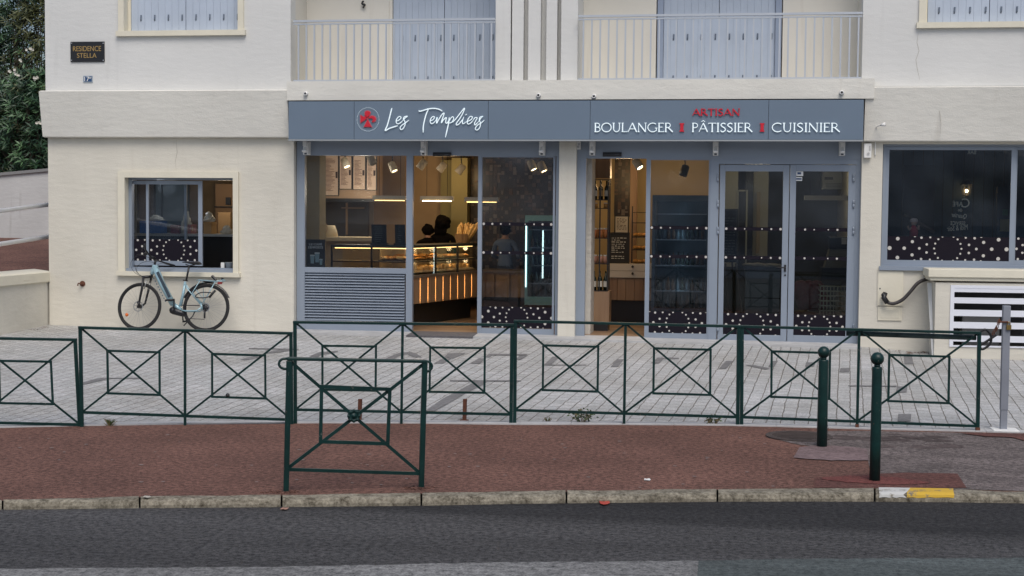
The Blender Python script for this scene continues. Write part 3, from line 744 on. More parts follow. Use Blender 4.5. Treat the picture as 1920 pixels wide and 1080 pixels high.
put("louvre_grille", g, [GZ, GREYD], sf1)
a, b, c, d = RC(567, 291, 758, 502, YF); pane(sf1, a, b, c, d, YF+.04)
# sliding leaf bay 1
dl = MB(); q = frame_rect(dl, 899.5, 292.5, 1040, 627, YF+.01, (4, 4, 2.5, 11), .05)
o = put("sliding_door", dl, GZ, BLD); pane(o, *q, YF+.03, GLASSD)
fm = MB(); dots(fm, q[0], q[1], Z(615, 970, YF), Z(576, 970, YF), YF+.026, 1); put("dotted_film", fm, FILMS, o)
for yy in (420, 474):
    fm = MB(); dots(fm, q[0], q[1], Z(yy+3.5, 970, YF), Z(yy-3, 970, YF), YF+.026, 1); put("dotted_film", fm, FILMS, o)
# bay 2
f2 = MB(); x1079 = X(1079, 450)
f2.box(x1079, X(1614, 450), YF-.01, YF+.10, Z(297, 1300), Z(262)+.02)
f2.box(x1079, X(1096, 450), YF-.004, YF+.10, .1, Z(297, 1300))
f2.box(X(1330, 450), X(1346, 450), YF-.003, YF+.10, .1, Z(297, 1300))
f2.box(X(1346, 450), X(1606, 450), YF, YF+.10, Z(308, 1480, YF), Z(297, 1300))
f2.box(X(1605, 450), X(1614, 450), YF-.003, YF+.10, .1, Z(297, 1300))
sf2 = put("shopfront", f2, GZ, BLD)
dl = MB(); q = frame_rect(dl, 1210, 297, 1330, 637, YF+.01, (8, 3, 3, 12), .05)
o = put("sliding_door", dl, GZ, BLD); pane(o, *q, YF+.03, GLASSD)
fm = MB(); dots(fm, q[0], q[1], Z(626, 1270, YF), Z(585, 1270, YF), YF+.026, 2); put("dotted_film", fm, FILMS, o)
for yy in (427, 481):
    fm = MB(); dots(fm, q[0], q[1], Z(yy+3.5, 1270, YF), Z(yy-3, 1270, YF), YF+.026, 2); put("dotted_film", fm, FILMS, o)
for k, (x0, x1, yb) in enumerate(((1347.5, 1477.5, 642), (1478.8, 1604, 645))):
    dl = MB(); q = frame_rect(dl, x0, 309, x1, yb, YF+.005, (10, 11, 12, 14) if k == 0 else (11, 15, 12, 15), .05)
    if k == 0: q = (q[0], q[1], q[2], q[3])
    o = put("glazed_door", dl, GZ, BLD, bevel=.004); pane(o, *q, YF+.03, GLASSD)
    fm = MB(); dots(fm, q[0], q[1], Z(631+k*3, (x0+x1)/2, YF), Z(588+k*3, (x0+x1)/2, YF), YF+.026, 3); put("dotted_film", fm, FILMS, o)
    for yy in (429, 483):
        fm = MB(); dots(fm, q[0], q[1], Z(yy+k*1.5+3.5, (x0+x1)/2, YF), Z(yy+k*1.5-3, (x0+x1)/2, YF), YF+.026, 2 if k == 0 else 5); put("dotted_film", fm, FILMS, o)
    xh = 1346 if k == 0 else 1600.5
    for yh in (334, 383, 433, 615):
        s = MB(); p = F(xh, yh, YF-.01); s.lathe(p+Vector((0, 0, -.05)), [(.014, 0), (.016, .02), (.016, .05), (.013, .052), (.016, .054), (.016, .09), (.014, .11)], 10)
        put("hinge", s, GZ, o, True)
    if k == 0:
        s = MB(); p = F(1472, 503, YF+.005); s.box(p.x-.014, p.x+.014, p.y-.012, p.y, p.z-.05, p.z+.05); s.path([p+Vector((0, -.01, .01)), p+Vector((0, -.05, .01)), p+Vector((-.11, -.055, .012))], .010)
        p = F(1472, 516, YF+.005); s.lathe(p, [(.014, 0), (.014, -.008)], 10, axis=(0, 1, 0))
        put("door_handle", s, BLACK, o)
    else:
        s = MB(); a, b, c, d = RC(1491, 321, 1506, 330, YF+.028); s.box(a, b, YF+.0262, YF+.0285, c, d, 0); a, b, c, d = RC(1491, 332, 1504, 339, YF+.028); s.box(a, b, YF+.0262, YF+.0285, c, d, 0)
        a, b, c, d = RC(1495, 323, 1502, 327, YF+.028); s.box(a, b, YF+.0250, YF+.0259, c, d, 1); a, b, c, d = RC(1492, 334, 1503, 337, YF+.028); s.box(a, b, YF+.0250, YF+.0259, c, d, 1)
        put("door_sticker", s, [WPLAST, mat("sticker_blue", (.03, .07, .16), .5)], o)
# café window
cw = MB(); q = frame_rect(cw, 1654, 270.5, 2012, 504, YF-.03, (5, 5, 4, 7), .10)
co = put("cafe_window", cw, GZ, BLD)
sill = MB(); sill.box(cwx0-.02, cwx1, -.05, YF, cwz0-.02, cwz0+.035); put("sill", sill, GZ, co)
for x0, x1, dy in ((1658, 1903, .0), (1898, 2008, .035)):
    s = MB(); q = frame_rect(s, x0, 275, x1, 498, YF-.005+dy, (7, 8, 6, 9), .035); so_ = put("sash", s, GZ, co)
    pane(co, *q, YF+.01+dy, GLASSD)
    fm = MB(); dots(fm, q[0], q[1], q[2], Z(444, 1780, YF), YF+.006+dy, 4); put("dotted_film", fm, FILMS, co)
# service window at the left, with a proud cream surround
a, b, c, d = kw
s = MB(); t = 13/120
s.box(a-t, a+.003, -.05, .099, c-t*.2, d+.09); s.box(b-.003, b+t*.75, -.05, .099, c-t*.2, d+.09); s.box(a+.003, b-.003, -.05, .099, d-.003, d+.09); s.box(a-t-.02, b+t, -.075, .10, c-.09, c-.022)
swo = put("service_window", s, TRIM, BLD)
s = MB(); 
s.box(a, b, -.02, .22, c-.022, c+.022); s.box(a, a+.055, .10, .20, c+.022, d); s.box(b-.01, b, .10, .20, c+.022, d); s.box(a+.055, b-.01, .10, .20, d-.035, d); s.box(a+.055, b-.01, .12, .2, c+.022, c+.04)
put("frame", s, GZ, swo)
for x0, x1, dy, brs in ((244, 350, .045, (6, 5, 7, 9)), (274, 379, .0, (5, 8, 7, 9))):
    s = MB(); qq = frame_rect(s, x0, 339, x1, 498, .115+dy, brs, .035); put("sash", s, GZ, swo); pane(swo, *qq, .13+dy, GLASS)
    fm = MB(); dots(fm, qq[0], qq[1], qq[2], Z(449, 310, .12), .127+dy, 4, r0=.02); put("dotted_film", fm, FILMS, swo)

# ================================================================== SHOP SIGN
sx0, sx1, sz0, sz1 = X(541, 225, -.33), X(1619, 225, -.33), Z(261.5, 1080, -.33), Z(188.5, 1080, -.33)
SG = thing("shop_sign", "long blue grey fascia sign with white script name and red emblem above the shopfront", "sign", ((sx0+sx1)/2, -.2, sz0))
mb = MB(); cuts = [541, 664, 915.5, 1106.5, 1441, 1619]
for i in range(5):
    a = X(cuts[i], 225, -.33)+(.0 if i == 0 else .003); b = X(cuts[i+1], 225, -.33)-(.003 if i < 4 else 0)
    mb.box(a, b, -.33, -.30, sz0, sz1)
put("panel", mb, SIGNM, SG)
mb = MB(); mb.box(sx0+.01, sx1-.01, -.299, -.0+.0, sz0+.012, sz1-.004); mb.box(sx0-.004, sx1+.004, -.335, -.22, sz0-.022, sz0-.003, 1); put("casing", mb, [GREYD, mat("casing_edge", srgb(150, 155, 158), .5)], SG)
YS = -.337
def zz5(x, y): p = F(660+x/7.385, 190+y/7.385, YS); return (p.x, p.z)
def sstroke(mb, pts, w, tip=.45):
    c = cat([zz5(*p) for p in pts], 5); k = len(c); u = .74/7.385/128
    ww = [w*u*(tip+(1-tip)*min(1, min(i, k-1-i)/3)) for i in range(k)]
    ribbon(mb, [(p[0], p[1]) for p in c], ww, YS-.001*len(mb.f) % .003, .014)
mb = MB()
sstroke(mb, [(555, 92), (540, 150), (515, 250), (488, 340), (462, 405), (520, 375), (580, 355), (637, 338)], 20)
sstroke(mb, [(615, 275), (650, 262), (680, 232), (672, 212), (648, 215), (620, 250), (615, 290), (635, 312), (670, 300), (702, 272)], 15)
sstroke(mb, [(702, 272), (740, 230), (770, 208), (735, 212), (715, 240), (732, 275), (738, 320), (715, 372), (685, 392), (668, 370), (690, 335), (740, 300), (792, 260)], 15)
put("script_lettering", mb, WLET, SG); mb = MB()
sstroke(mb, [(928, 125), (940, 138), (990, 126), (1060, 105), (1140, 98), (1210, 112), (1252, 137)], 20)
sstroke(mb, [(1060, 112), (1030, 180), (1005, 270), (990, 350), (988, 434)], 20)
sstroke(mb, [(1085, 268), (1120, 258), (1145, 225), (1130, 210), (1100, 230), (1085, 275), (1100, 310), (1130, 300), (1165, 262)], 15)
sstroke(mb, [(1165, 262), (1182, 222), (1172, 305), (1205, 250), (1250, 180), (1278, 165), (1258, 230), (1238, 300), (1270, 255), (1308, 225), (1298, 285), (1315, 305), (1345, 262)], 16)
sstroke(mb, [(1348, 222), (1340, 300), (1320, 390), (1295, 500)], 20)
sstroke(mb, [(1338, 292), (1370, 235), (1400, 213), (1408, 250), (1380, 292), (1345, 302)], 14)
sstroke(mb, [(1395, 292), (1450, 230), (1512, 150), (1556, 96), (1552, 130), (1500, 230), (1450, 300), (1450, 328), (1485, 312), (1532, 252)], 16)
sstroke(mb, [(1550, 215), (1530, 280), (1540, 312), (1578, 288)], 15)
sstroke(mb, [(1572, 192), (1592, 178)], 14, .8)
sstroke(mb, [(1578, 288), (1650, 255), (1668, 215), (1635, 213), (1600, 270), (1605, 312), (1640, 305), (1682, 262)], 15)
sstroke(mb, [(1682, 262), (1705, 228), (1735, 232), (1700, 300), (1708, 328), (1748, 288)], 15)
sstroke(mb, [(1748, 288), (1792, 225), (1814, 208), (1772, 222), (1765, 260), (1782, 310), (1765, 372), (1732, 398), (1708, 378), (1740, 330), (1790, 300), (1834, 260)], 15)
put("script_lettering", mb, WLET, SG)
# emblem: flared red cross inside a dotted ring
for g_, m_, dz in ((.92, RLET, .012), (1.16, RGLOW, .004)):
    mb = MB()
    def em(pts):
        cx = sum(p[0] for p in pts)/len(pts); cy = sum(p[1] for p in pts)/len(pts)
        mb.extr([(lambda p: (p[0], YS, p[1]))(zz5(cx+(x-cx)*g_, cy+(y-cy)*(1+(g_-1)*.9))) for x, y in pts], (0, -dz, 0))
    em([(180, 190), (178, 155), (190, 136), (218, 130), (246, 138), (258, 155), (252, 182), (222, 225), (210, 225)][:9])
    em([(118, 188), (165, 215), (190, 195), (212, 235), (185, 258), (120, 300)])
    em([(218, 245), (245, 300), (275, 355), (165, 355), (192, 300)])
    em([(232, 215), (275, 198), (315, 210), (334, 240), (325, 275), (295, 292), (272, 280), (295, 262), (288, 240), (262, 232), (230, 240)])
    put("emblem", mb, m_, SG)
mb = MB()
for k in range(52):
    t = 2*math.pi*k/52; x, z = zz5(222+152*math.cos(t), 250+162*math.sin(t)); mb.box(x-.0032, x+.0032, YS-.004, YS+.006, z-.0032, z+.0032)
put("emblem_ring", mb, WLET, SG)
mb = MB()
def cw_(s, x0, x1, y0, y1, m_=0, bold=1, Yx=YS): caps(mb, s, X(x0, 238, Yx), X(x1, 238, Yx), Z(y1, (x0+x1)/2, Yx), Z(y0, 0.5*(x0+x1), Yx)-Z(y1, (x0+x1)/2, Yx), Yx, m_, bold)
for t_, a_, b_ in (("BOULANGER", 1114, 1262), ("PÂTISSIER", 1297, 1411), ("CUISINIER", 1447, 1575)):
    mb = MB(); cw_(t_, a_, b_, 230.5, 247.5); put("lettering", mb, WLET, SG)
mb = MB(); cw_("ARTISAN", 1298, 1388, 204, 217, 0, 1.45); put("lettering", mb, RLET, SG); mb = MB()
for x0 in (1275.5, 1426):
    mb = MB(); a, b, c, d = RC(x0, 231, x0+6, 247, YS); mb.box(a, b, YS-.012, YS, c+.0155, d-.0155); mb.box(a-.01, b+.01, YS-.012, YS, c, c+.015); mb.box(a-.01, b+.01, YS-.012, YS, d-.015, d); put("divider_bar", mb, RLET, SG)

rj = random.Random(12)
for pts in ([(1722, 62), (1719, 80), (1723, 95), (1718, 112), (1721, 130), (1725, 150)], [(1762, 172), (1760, 200), (1764, 232), (1762, 258)], [(330, 262), (332, 285), (329, 305), (331, 320)], [(1668, 300), (1667, 300)]):
    if len(pts) < 3: continue
    mb = MB(); P = [F(a+rj.uniform(-1, 1), b, -.001 if b < 165 or b > 262 else -.165) for a, b in pts]; mb.path(P, [.001]+[.0022]*(len(P)-2)+[.0008], 5); put("crack", mb, mat("crack_dark", (.30, .27, .22), .9), BLD)  # darker strand traced along each crack
# ---------------- small things on the facade
PL = thing("name_plaque", "black plaque reading RESIDENCE STELLA in gold capitals on the upper left wall", "plaque", F(164, 116, 0))
mb = MB(); a, b, c, d = RC(132, 78, 195.5, 116, -.02); mb.box(a, b, -.02, -.001, c, d); put("plate", mb, BLACK, PL, bevel=.003)
GOLD = mat("gold_letters", (.42, .28, .10), .4, .3)
mb = MB(); text_mesh(mb, "RESIDENCE", X(137, 92, -.02), Z(96, 160, -.02), Z(86.5, 160)-Z(96, 160), -.0202, X(189.5, 92)-X(137, 92), .004)
text_mesh(mb, "STELLA", X(144.5, 104, -.02), Z(108.5, 160, -.02), Z(99.5, 160)-Z(108.5, 160), -.0202, X(181, 104)-X(144.5, 104), .004)
put("lettering", mb, GOLD, PL)
mb = MB()
for x_, y_ in ((134, 81), (193.5, 81), (134, 113), (193.5, 113)): mb.lathe(F(x_, y_, -.02), [(.009, 0), (.006, -.005)], 8, axis=(0, 1, 0))
put("screw", mb, ALU, PL)
NP = thing("number_plate", "small blue enamel house number 17 below the black plaque", "number plate", F(164, 154, 0))
mb = MB(); a, b, c, d = RC(156, 142, 173.5, 154.5, -.01); mb.box(a, b, -.012, -.001, c, d); mb.box(a+.012, b-.012, -.014, -.0121, c+.012, d-.012, 1)
put("plate", mb, [mat("enamel_edge", (.3, .36, .42), .3), mat("enamel_blue", (.03, .07, .16), .25)], NP)
mb = MB(); text_mesh(mb, "17", X(159, 148), Z(152.5, 165), Z(144, 165)-Z(152.5, 165), -.0145, None, .002); a, b, c, d = RC(168, 144.5, 172, 147.5, -.014); text_mesh(mb, "ter", a-.01, c, d-c, -.0145, (b-a)*1.2, .002); put("lettering", mb, WPLAST, NP)
# awning brackets
first = None
where = ["at the left end of the fascia above the louvre grille", "above the post between the window and the open bakery doorway", "above the right edge of the sliding door beside the cream pillar",
         "just right of the cream pillar above the second open doorway", "above the post left of the double glazed doors", "at the right end above the double glazed doors"]
for k, px in enumerate((572, 793, 1015.5, 1110, 1342, 1580)):
    p = F(px, 265, -.06)
    if first is None:
        r = thing("awning_bracket", "", "bracket", p, "white awning brackets under the fascia")
        mb = MB(); x, z = p.x, p.z
        mb.box(x-.04, x+.04, -.03, -.0+.11, z-.20, z+.005); put("back_plate", mb, WPLAST, r, bevel=.005)
        mb = MB(); mb.box(x-.028, x+.028, -.09, -.031, z-.07, z); mb.extr([(x-.02, -.03, z-.08), (x-.02, -.12, z-.14), (x-.02, -.10, z-.17), (x-.02, -.03, z-.13)], (.04, 0, 0)); mb.lathe((x-.03, -.11, z-.145), [(.017, 0), (.017, .06)], 10, axis=(1, 0, 0)); put("arm", mb, WPLAST, r)
        mb = MB(); mb.box(x-.018, x+.018, -.036, -.0305, z-.195, z-.172); put("slot", mb, GREYD, r)
        first = r; o = r
    else: o = copy_tree(first); o.location = p
    o["label"] = "white folded awning bracket "+where[k]
for k, (px, wh) in enumerate(((829.5, "open doorway with the lit bakery counter"), (1148, "open doorway with the bottle shelf"))):
    p = F(px, 291.5, YF-.01); r = thing("motion_sensor", "slim black door motion sensor above the "+wh, "sensor", p, "door sensors")
    mb = MB(); a = .138; mb.extr([(p.x-a, p.y-.045, p.z-.008), (p.x-a, p.y, p.z-.018), (p.x-a, p.y, p.z+.045), (p.x-a, p.y-.03, p.z+.045), (p.x-a, p.y-.045, p.z+.03)], (2*a, 0, 0)); put("housing", mb, BLACK, r, bevel=.006)
    mb = MB(); mb.box(p.x+.04, p.x+.10, p.y-.0465, p.y-.0455, p.z+.008, p.z+.02); put("window", mb, mat("sensor_eye", (.08, .08, .09), .1), r)
for k, (px, py, wh) in enumerate(((574, 176, "above the left end of the sign"), (1010, 179, "above the sign left of its middle joint"), (1114, 181, "above the word BOULANGER"), (1578, 174, "above the right end of the sign"))):
    p = F(px, py, -.22); r = thing("wall_spout", "small white round pipe end with dark bore "+wh, "pipe", p, "pipe ends in the balcony slab")
    mb = MB(); mb.lathe(p, [(.03, .002), (.036, -.01), (.030, -.03), (.026, -.055), (.018, -.055), (.016, -.03)], 12, axis=(0, 1, 0)); put("collar", mb, WPLAST, r, True)
    mb = MB(); mb.lathe(p+Vector((0, -.0, 0)), [(.017, -.031), (.017, -.045)], 10, axis=(0, 1, 0)); put("bore", mb, BLACK, r)
def jbox(px0, py0, px1, py1, Y, label, extra=True):
    a, b, c, d = RC(px0, py0, px1, py1, Y-.07); r = thing("junction_box", label, "junction box", ((a+b)/2, Y, c))
    mb = MB(); mb.box(a, b, Y-.07, Y-.001, c, d); put("housing", mb, WPLAST, r, bevel=.006)
    mb = MB(); mb.lathe(((a+b)/2+.01, Y-.07, c+(d-c)*.3), [(.018, .001), (.018, -.012)], 10, axis=(0, 1, 0)); mb.box(b-.035, b-.012, Y-.076, Y-.0705, c+(d-c)*.5, d-.03); put("knob", mb, mat("pale_grey", (.45, .45, .44), .5), r); return r
jbox(1620, 269, 1634, 296, 0, "white weathered electrical box on the wall right of the sign")
jbox(1077.5, 265, 1088.5, 280, YF-.02, "small grey white box at the top of the cream pillar")
r = thing("wall_lamp", "thin gooseneck lamp arm on the wall right of the sign", "wall lamp", F(1643, 290, 0))
mb = MB(); pts = [F(1641, 292, -.02), F(1641, 262, -.03), F(1641, 245, -.05), F(1644, 238, -.16), F(1652, 234.5, -.25)]; mb.path(cat(pts), .008); put("arm", mb, WPLAST, r, True)
mb = MB(); mb.path([F(1651, 235, -.25), F(1659, 233.5, -.30)], [.012, .03], 12); put("lamp_head", mb, WPLAST, r, True)
r = thing("hose_hook", "small rusty tap bracket on the cream wall left of the bicycle", "bracket", F(154, 532, 0))
mb = MB(); p = F(154, 532, -.02); mb.lathe(p+Vector((0, .019, 0)), [(.045, 0), (.045, -.012), (.02, -.014), (.02, -.05)], 12, axis=(0, 1, 0)); mb.path([p+Vector((0, -.03, 0)), p+Vector((-.04, -.05, .01)), p+Vector((-.05, -.05, -.03))], .011); put("bracket", mb, RUST, r)
r = thing("coat_hook", "dark metal hook high on the left balcony's back wall", "hook", F(681, 8, YB))
mb = MB(); mb.path(cat([F(681, 2, YB-.03), F(679, 7, YB-.06), F(684, 9, YB-.06), F(681, 14, YB-.02)]), .016); put("hook", mb, BLACK, r)
# meter cabinet
r = thing("meter_cabinet", "cream flush meter cabinet door with small lower hatch right of the double doors", "cabinet", F(1670, 600, 0))
mb = MB(); a, b, c, d = RC(1646, 508, 1693, 573, -.02); mb.box(a, b, -.022, -.001, c, d); mb.box(a-.012, b+.012, -.010, -.0005, c-.012, d+.012, 1); put("door", mb, [TRIM, CREAM], r, bevel=.003)
mb = MB(); a, b, c, d = RC(1646, 576, 1691, 601, -.02); mb.box(a, b, -.020, -.001, c, d); mb.box(a+.03, b-.03, -.024, -.0195, c+.035, d-.035, 0); put("hatch", mb, TRIM, r, bevel=.003)
mb = MB(); p = F(1650, 541, -.022); mb.lathe(p, [(.010, 0), (.010, -.006)], 10, axis=(0, 1, 0)); put("lock", mb, GREYD, r)
r = thing("drain_hose", "black bent hose with a taped end hanging beside the meter cabinet", "hose", F(1655, 570, -.05))
mb = MB(); pts = [F(1742, 522, -.06), F(1722, 530, -.10), F(1706, 548, -.12), F(1692, 562, -.12), F(1676, 569, -.12), F(1662, 566, -.11), F(1656, 556, -.10), F(1660, 551, -.08)]; mb.path(cat(pts, 6), .026, 10); put("hose", mb, mat("hose_rubber", (.035, .03, .03), .5), r, True)
mb = MB(); mb.path([F(1664, 568, -.115), F(1657, 558, -.10), F(1660, 549, -.08)], [.036, .04, .034], 10); mb.ball(F(1656, 553, -.10), .03, 10); put("tape", mb, BLACK, r, True)
# projecting ventilation box at the far right
r = thing("ventilation_housing", "cream masonry housing with white louvre slats below the café window", "vent housing", F(1850, 670, -.6))
YV = -.55; Vx0, Vx1 = X(1753, 590, YV), X(2120, 590, YV); vz0, vz1 = -.1, Z(531, 1850, YV)
lx0, lx1, lz0, lz1 = RC(1781, 536, 1990, 652, YV)
mb = MB(); mb.box(Vx0, lx0, YV, YV+.12, vz0, vz1); mb.box(lx0, Vx1, YV, YV+.12, vz0, lz0); mb.box(lx0, lx1, YV, YV+.12, lz1, vz1); mb.box(lx1, Vx1, YV, YV+.12, lz0, vz1)
mb.box(Vx0, Vx0+.12, YV+.12, -.001, vz0, vz1); mb.box(Vx1-.1, Vx1, YV+.12, -.001, vz0, vz1); put("wall", mb, CREAM, r)
mb = MB(); a, b, c, d = RC(1741, 507, 2125, 529, YV-.06); mb.box(a, b, YV-.06, -.001, c+.05, d); mb.box(a+.03, b, YV-.03, -.001, c, c+.05); put("ledge", mb, TRIM, r, bevel=.006)
mb = MB(); mb.box(lx0, lx0+.05, YV-.015, YV+.05, lz0, lz1); mb.box(lx0+.05, lx1, YV-.015, YV+.05, lz1-.04, lz1); mb.box(lx0+.05, lx1, YV-.015, YV+.05, lz0, lz0+.02)
n = 5
for k, (y0, y1) in enumerate(((540, 549), (559, 570), (582, 594), (605, 617), (630, 642))):
    a, b, c, d = RC(1787, y0, 1990, y1, YV); mb.extr([(lx0+.05, YV-.01, c), (lx0+.05, YV+.05, c+.05), (lx0+.05, YV+.05, c+.06), (lx0+.05, YV-.01, d)], (lx1-lx0-.05, 0, 0))
put("louvre", mb, mat("louvre_white", (.72, .74, .80), .45), r)
mb = MB(); mb.box(lx0, lx1, -.06, -.05, lz0, lz1); mb.box(lx0+1.0, lx0+1.04, YV+.2, YV+.24, lz0, lz1); mb.box(lx0+.2, lx0+.7, YV+.2, YV+.45, lz0, lz0+.45, 1)
put("fan_unit", mb, [mat("vent_back", (.035, .035, .037), .7), mat("unit_grey", (.16, .16, .16), .6)], r)
r = thing("leaning_board", "narrow white board standing against the left side of the vent housing", "board", F(1745, 664, -.5))
mb = MB(); a, b, c, d = RC(1741, 532, 1752, 664, YV+.05); mb.extr([(a+.06, YV+.03, c-.08), (b, YV+.03, c-.08), (b-.01, YV+.33, d), (a+.01, YV+.33, d)], (0, .02, 0)); put("board", mb, WPLAST, r)

# ================================================================== LEFT SIDE: low wall, ramp, rails, far wall, oleanders
r0 = thing("low_wall", "low cream wall with coping leading left from the building corner", "wall", G(45, 615, .3))
Pc0 = F(91, 609, .02); Pc = Pc0
z0w = .27
Pa = G(0, 622, z0w); d_ = (Pa-Pc); d_.z = 0; d_.normalize(); Pend = Pc+d_*6; Pc = Pc-d_*.12; nrm = Vector((-d_.y, d_.x, 0));
if nrm.y < 0: nrm = -nrm
def vplane(P, d):                                       # pixel -> vertical plane through P along d
    n_ = Vector((-d.y, d.x, 0)).normalized()
    def f(px, py):
        q = ray(px, py); return CAM + q*((P-CAM).dot(n_)/q.dot(n_))
    return f
VW = vplane(Pc, d_)
zc0, zc1 = VW(88, 506).z, VW(2, 516).z; zcap = (zc0+zc1)/2; zcb = VW(45, 533).z
mb = MB(); Q = lambda P, z: Vector((P.x, P.y, z))
mb.grid8([Q(Pend, -.2), Q(Pc, -.2), Q(Pc+nrm*.25, -.2), Q(Pend+nrm*.25, -.2), Q(Pend, zcb), Q(Pc, zcb), Q(Pc+nrm*.25, zcb), Q(Pend+nrm*.25, zcb)]); put("wall", mb, CREAM, r0)
mb = MB(); o_ = -nrm*.04
mb.grid8([Q(Pend+o_, zcb+.001), Q(Pc+o_, zcb+.001), Q(Pc+nrm*.30, zcb+.001), Q(Pend+nrm*.30, zcb+.001), Q(Pend+o_, zcap-.02), Q(Pc+o_, zcap-.02), Q(Pc+nrm*.30, zcap+.02), Q(Pend+nrm*.30, zcap+.02)]); put("coping", mb, TRIM, r0, bevel=.012)
r1 = thing("handrail", "two white tube rails above the low wall at the left edge", "railing", G(45, 615, .3))
for (ya, yb) in ((397.5, 386), (460, 446.5)):
    A_, B_ = VW(0, ya)+nrm*.12, VW(87, yb)+nrm*.12; mb = MB(); mb.path([A_+(A_-B_)*6, B_+(B_-A_)*.35], .034, 12); put("rail", mb, mat('rail_white', (.85, .85, .85), .35), r1, True)
for t in (1.6, 4.2):
    P = Pc+d_*(t+.1)+nrm*.12; A_ = VW(0, 397.5)+nrm*.12; mb = MB(); mb.path([Q(P, zcap-.03), Q(P, A_.z+.0)], .03, 12); put("post", mb, WPLAST, r1, True)
YR = 8.0
mb = MB(); xa, xb = X(-700, 450, 0), X(200, 440, 8)
zr0, zr1 = zcap-.12, Z(440, 60, 11.2)
mb.poly([(-30, -.8, zr0), (XL, -.8, zr0), (XL, .1, zr0), (-30, .1, zr0)]); mb.poly([(-30, .1, zr0), (XL-.001, .1, zr0), (XL-.001, 12.5, zr1), (-30, 12.5, zr1)])
mb.poly([(XL, 8.2, zr0+(zr1-zr0)*.65), (XL+8, 8.2, zr0+(zr1-zr0)*.65), (XL+8, 12.5, zr1), (XL, 12.5, zr1)])
tag(put("ramp", mb, REDASP, fix=False), kind="structure")
YW = 10.6
A_, B_ = F(0, 324, YW), F(88, 316, YW); zA, zB = F(0, 457, YW).z, F(88, 433, YW).z
r2 = thing("garden_wall", "grey white garden wall behind the red ramp with thin coping", "wall", (A_.x, YW, zA))
sl_ = (B_.z-A_.z)/(B_.x-A_.x); x0, x1 = A_.x-6, B_.x+4
mb = MB(); zt0, zt1 = A_.z-6*sl_, B_.z+4*sl_
mb.grid8([(x0, YW, .3), (x1, YW, .3), (x1, YW+.2, .3), (x0, YW+.2, .3), (x0, YW, zt0-.07), (x1, YW, zt1-.07), (x1, YW+.2, zt1-.07), (x0, YW+.2, zt0-.07)])
GW = stucco("garden_wall_render", (.52, .52, .51), (.26, .25, .22), patch=.1); put("wall", mb, GW, r2)
mb = MB(); mb.grid8([(x0, YW-.05, zt0-.069), (x1, YW-.05, zt1-.069), (x1, YW+.25, zt1-.069), (x0, YW+.25, zt0-.069), (x0, YW-.05, zt0), (x1, YW-.05, zt1), (x1, YW+.25, zt1), (x0, YW+.25, zt0)]); put("coping", mb, mat("coping_grey", (.22, .22, .22), .8, bump=.3), r2)
mb = MB(); mb.poly([(-40, YW+.2, zt0-.5), (XL+10, YW+.2, zt0-.5), (XL+10, 30, zt0+2), (-40, 30, zt0+2)]); tag(put("terrace_ground", mb, mat("dark_soil", (.02, .022, .012), .95), fix=False), kind="structure")
LEAFS = [mat("oleander_leaf_dark", (.022, .056, .028), .45, var=.35, vscale=4), mat("oleander_leaf_mid", (.075, .15, .065), .45, var=.3, vscale=4), mat("oleander_leaf_olive", (.075, .085, .030), .55, var=.3, vscale=4), mat("stem_brown", (.06, .045, .03), .8)]
FLOW = mat("white_flower", (.62, .60, .52), .6)
def leaf(mb, p, d, L_, w_, m):
    d = d.normalized(); s = d.cross(Vector((rl.uniform(-.3, .3), rl.uniform(-1, 0), rl.uniform(.2, 1)))).normalized()*w_/2; k = Vector((0, 0, -L_*.12))
    mb.poly([p, p+d*L_*.45+s, p+d*L_+k, p+d*L_*.45-s], m)
rl = random.Random(11)
def shrub(label, cx, cy, z0, rx, ry, h, n, mix, flowers=(), group=None, big=1.0):
    t = thing("oleander_bush", label, "bush", (cx, cy, z0), group)
    st = MB(); fo = MB()
    for k in range(n):
        u = rl.uniform(0, 2*math.pi); v = rl.random()**.6; zz = rl.random()
        env = math.sin(math.pi*min(1, zz*.85+.12))**.45
        tipx, tipy, tipz = cx+math.cos(u)*rx*v*env, cy+math.sin(u)*ry*v*env-.0, z0+.05+zz*h
        tip = Vector((tipx, tipy, tipz)); out = Vector((math.cos(u)*.8, math.sin(u)*.8-.3, rl.uniform(.3, 1.1))).normalized()
        if k % 6 == 0: st.path([Vector((cx+math.cos(u)*rx*.15, cy+math.sin(u)*ry*.15, z0)), Vector((cx+math.cos(u)*rx*.6*v, cy+math.sin(u)*ry*.6*v, z0+zz*h*.6)), tip], [.02, .012, .005], 4, 0, False)
        mi = 2 if rl.random() < mix(tip) else (1 if rl.random() < .4 else 0)
        for q in range(10):
            an = q*2.4; side = out.orthogonal().normalized(); side = (Matrix.Rotation(an, 3, out) @ side)
            leaf(fo, tip-out*(.02*q), side*rl.uniform(.6, 1)+out*rl.uniform(.25, .9), rl.uniform(.16, .26)*big, rl.uniform(.034, .05)*big, mi)
    put("foliage", fo, LEAFS, t, fix=False); put("stem", st, LEAFS[3], t)
    if flowers:
        fl = MB()
        for p in flowers:
            for k in range(3):
                c = p+Vector((rl.uniform(-.05, .05), -.02*k, rl.uniform(-.03, .03)))
                for a in range(5):
                    t_ = a*1.257; e = Vector((math.cos(t_), -.4, math.sin(t_)))*.035; s = Vector((-math.sin(t_), 0, math.cos(t_)))*.016
                    fl.poly([c, c+e*.7+s, c+e, c+e*.7-s])
        put("flower", fl, FLOW, t, fix=False)
    return t
fpx = [(53, 93), (63, 92), (38, 114), (27, 133), (20, 135), (34, 140), (70, 146), (65, 148), (74, 232), (77, 231)]
gz = F(40, 320, 12).z-.5
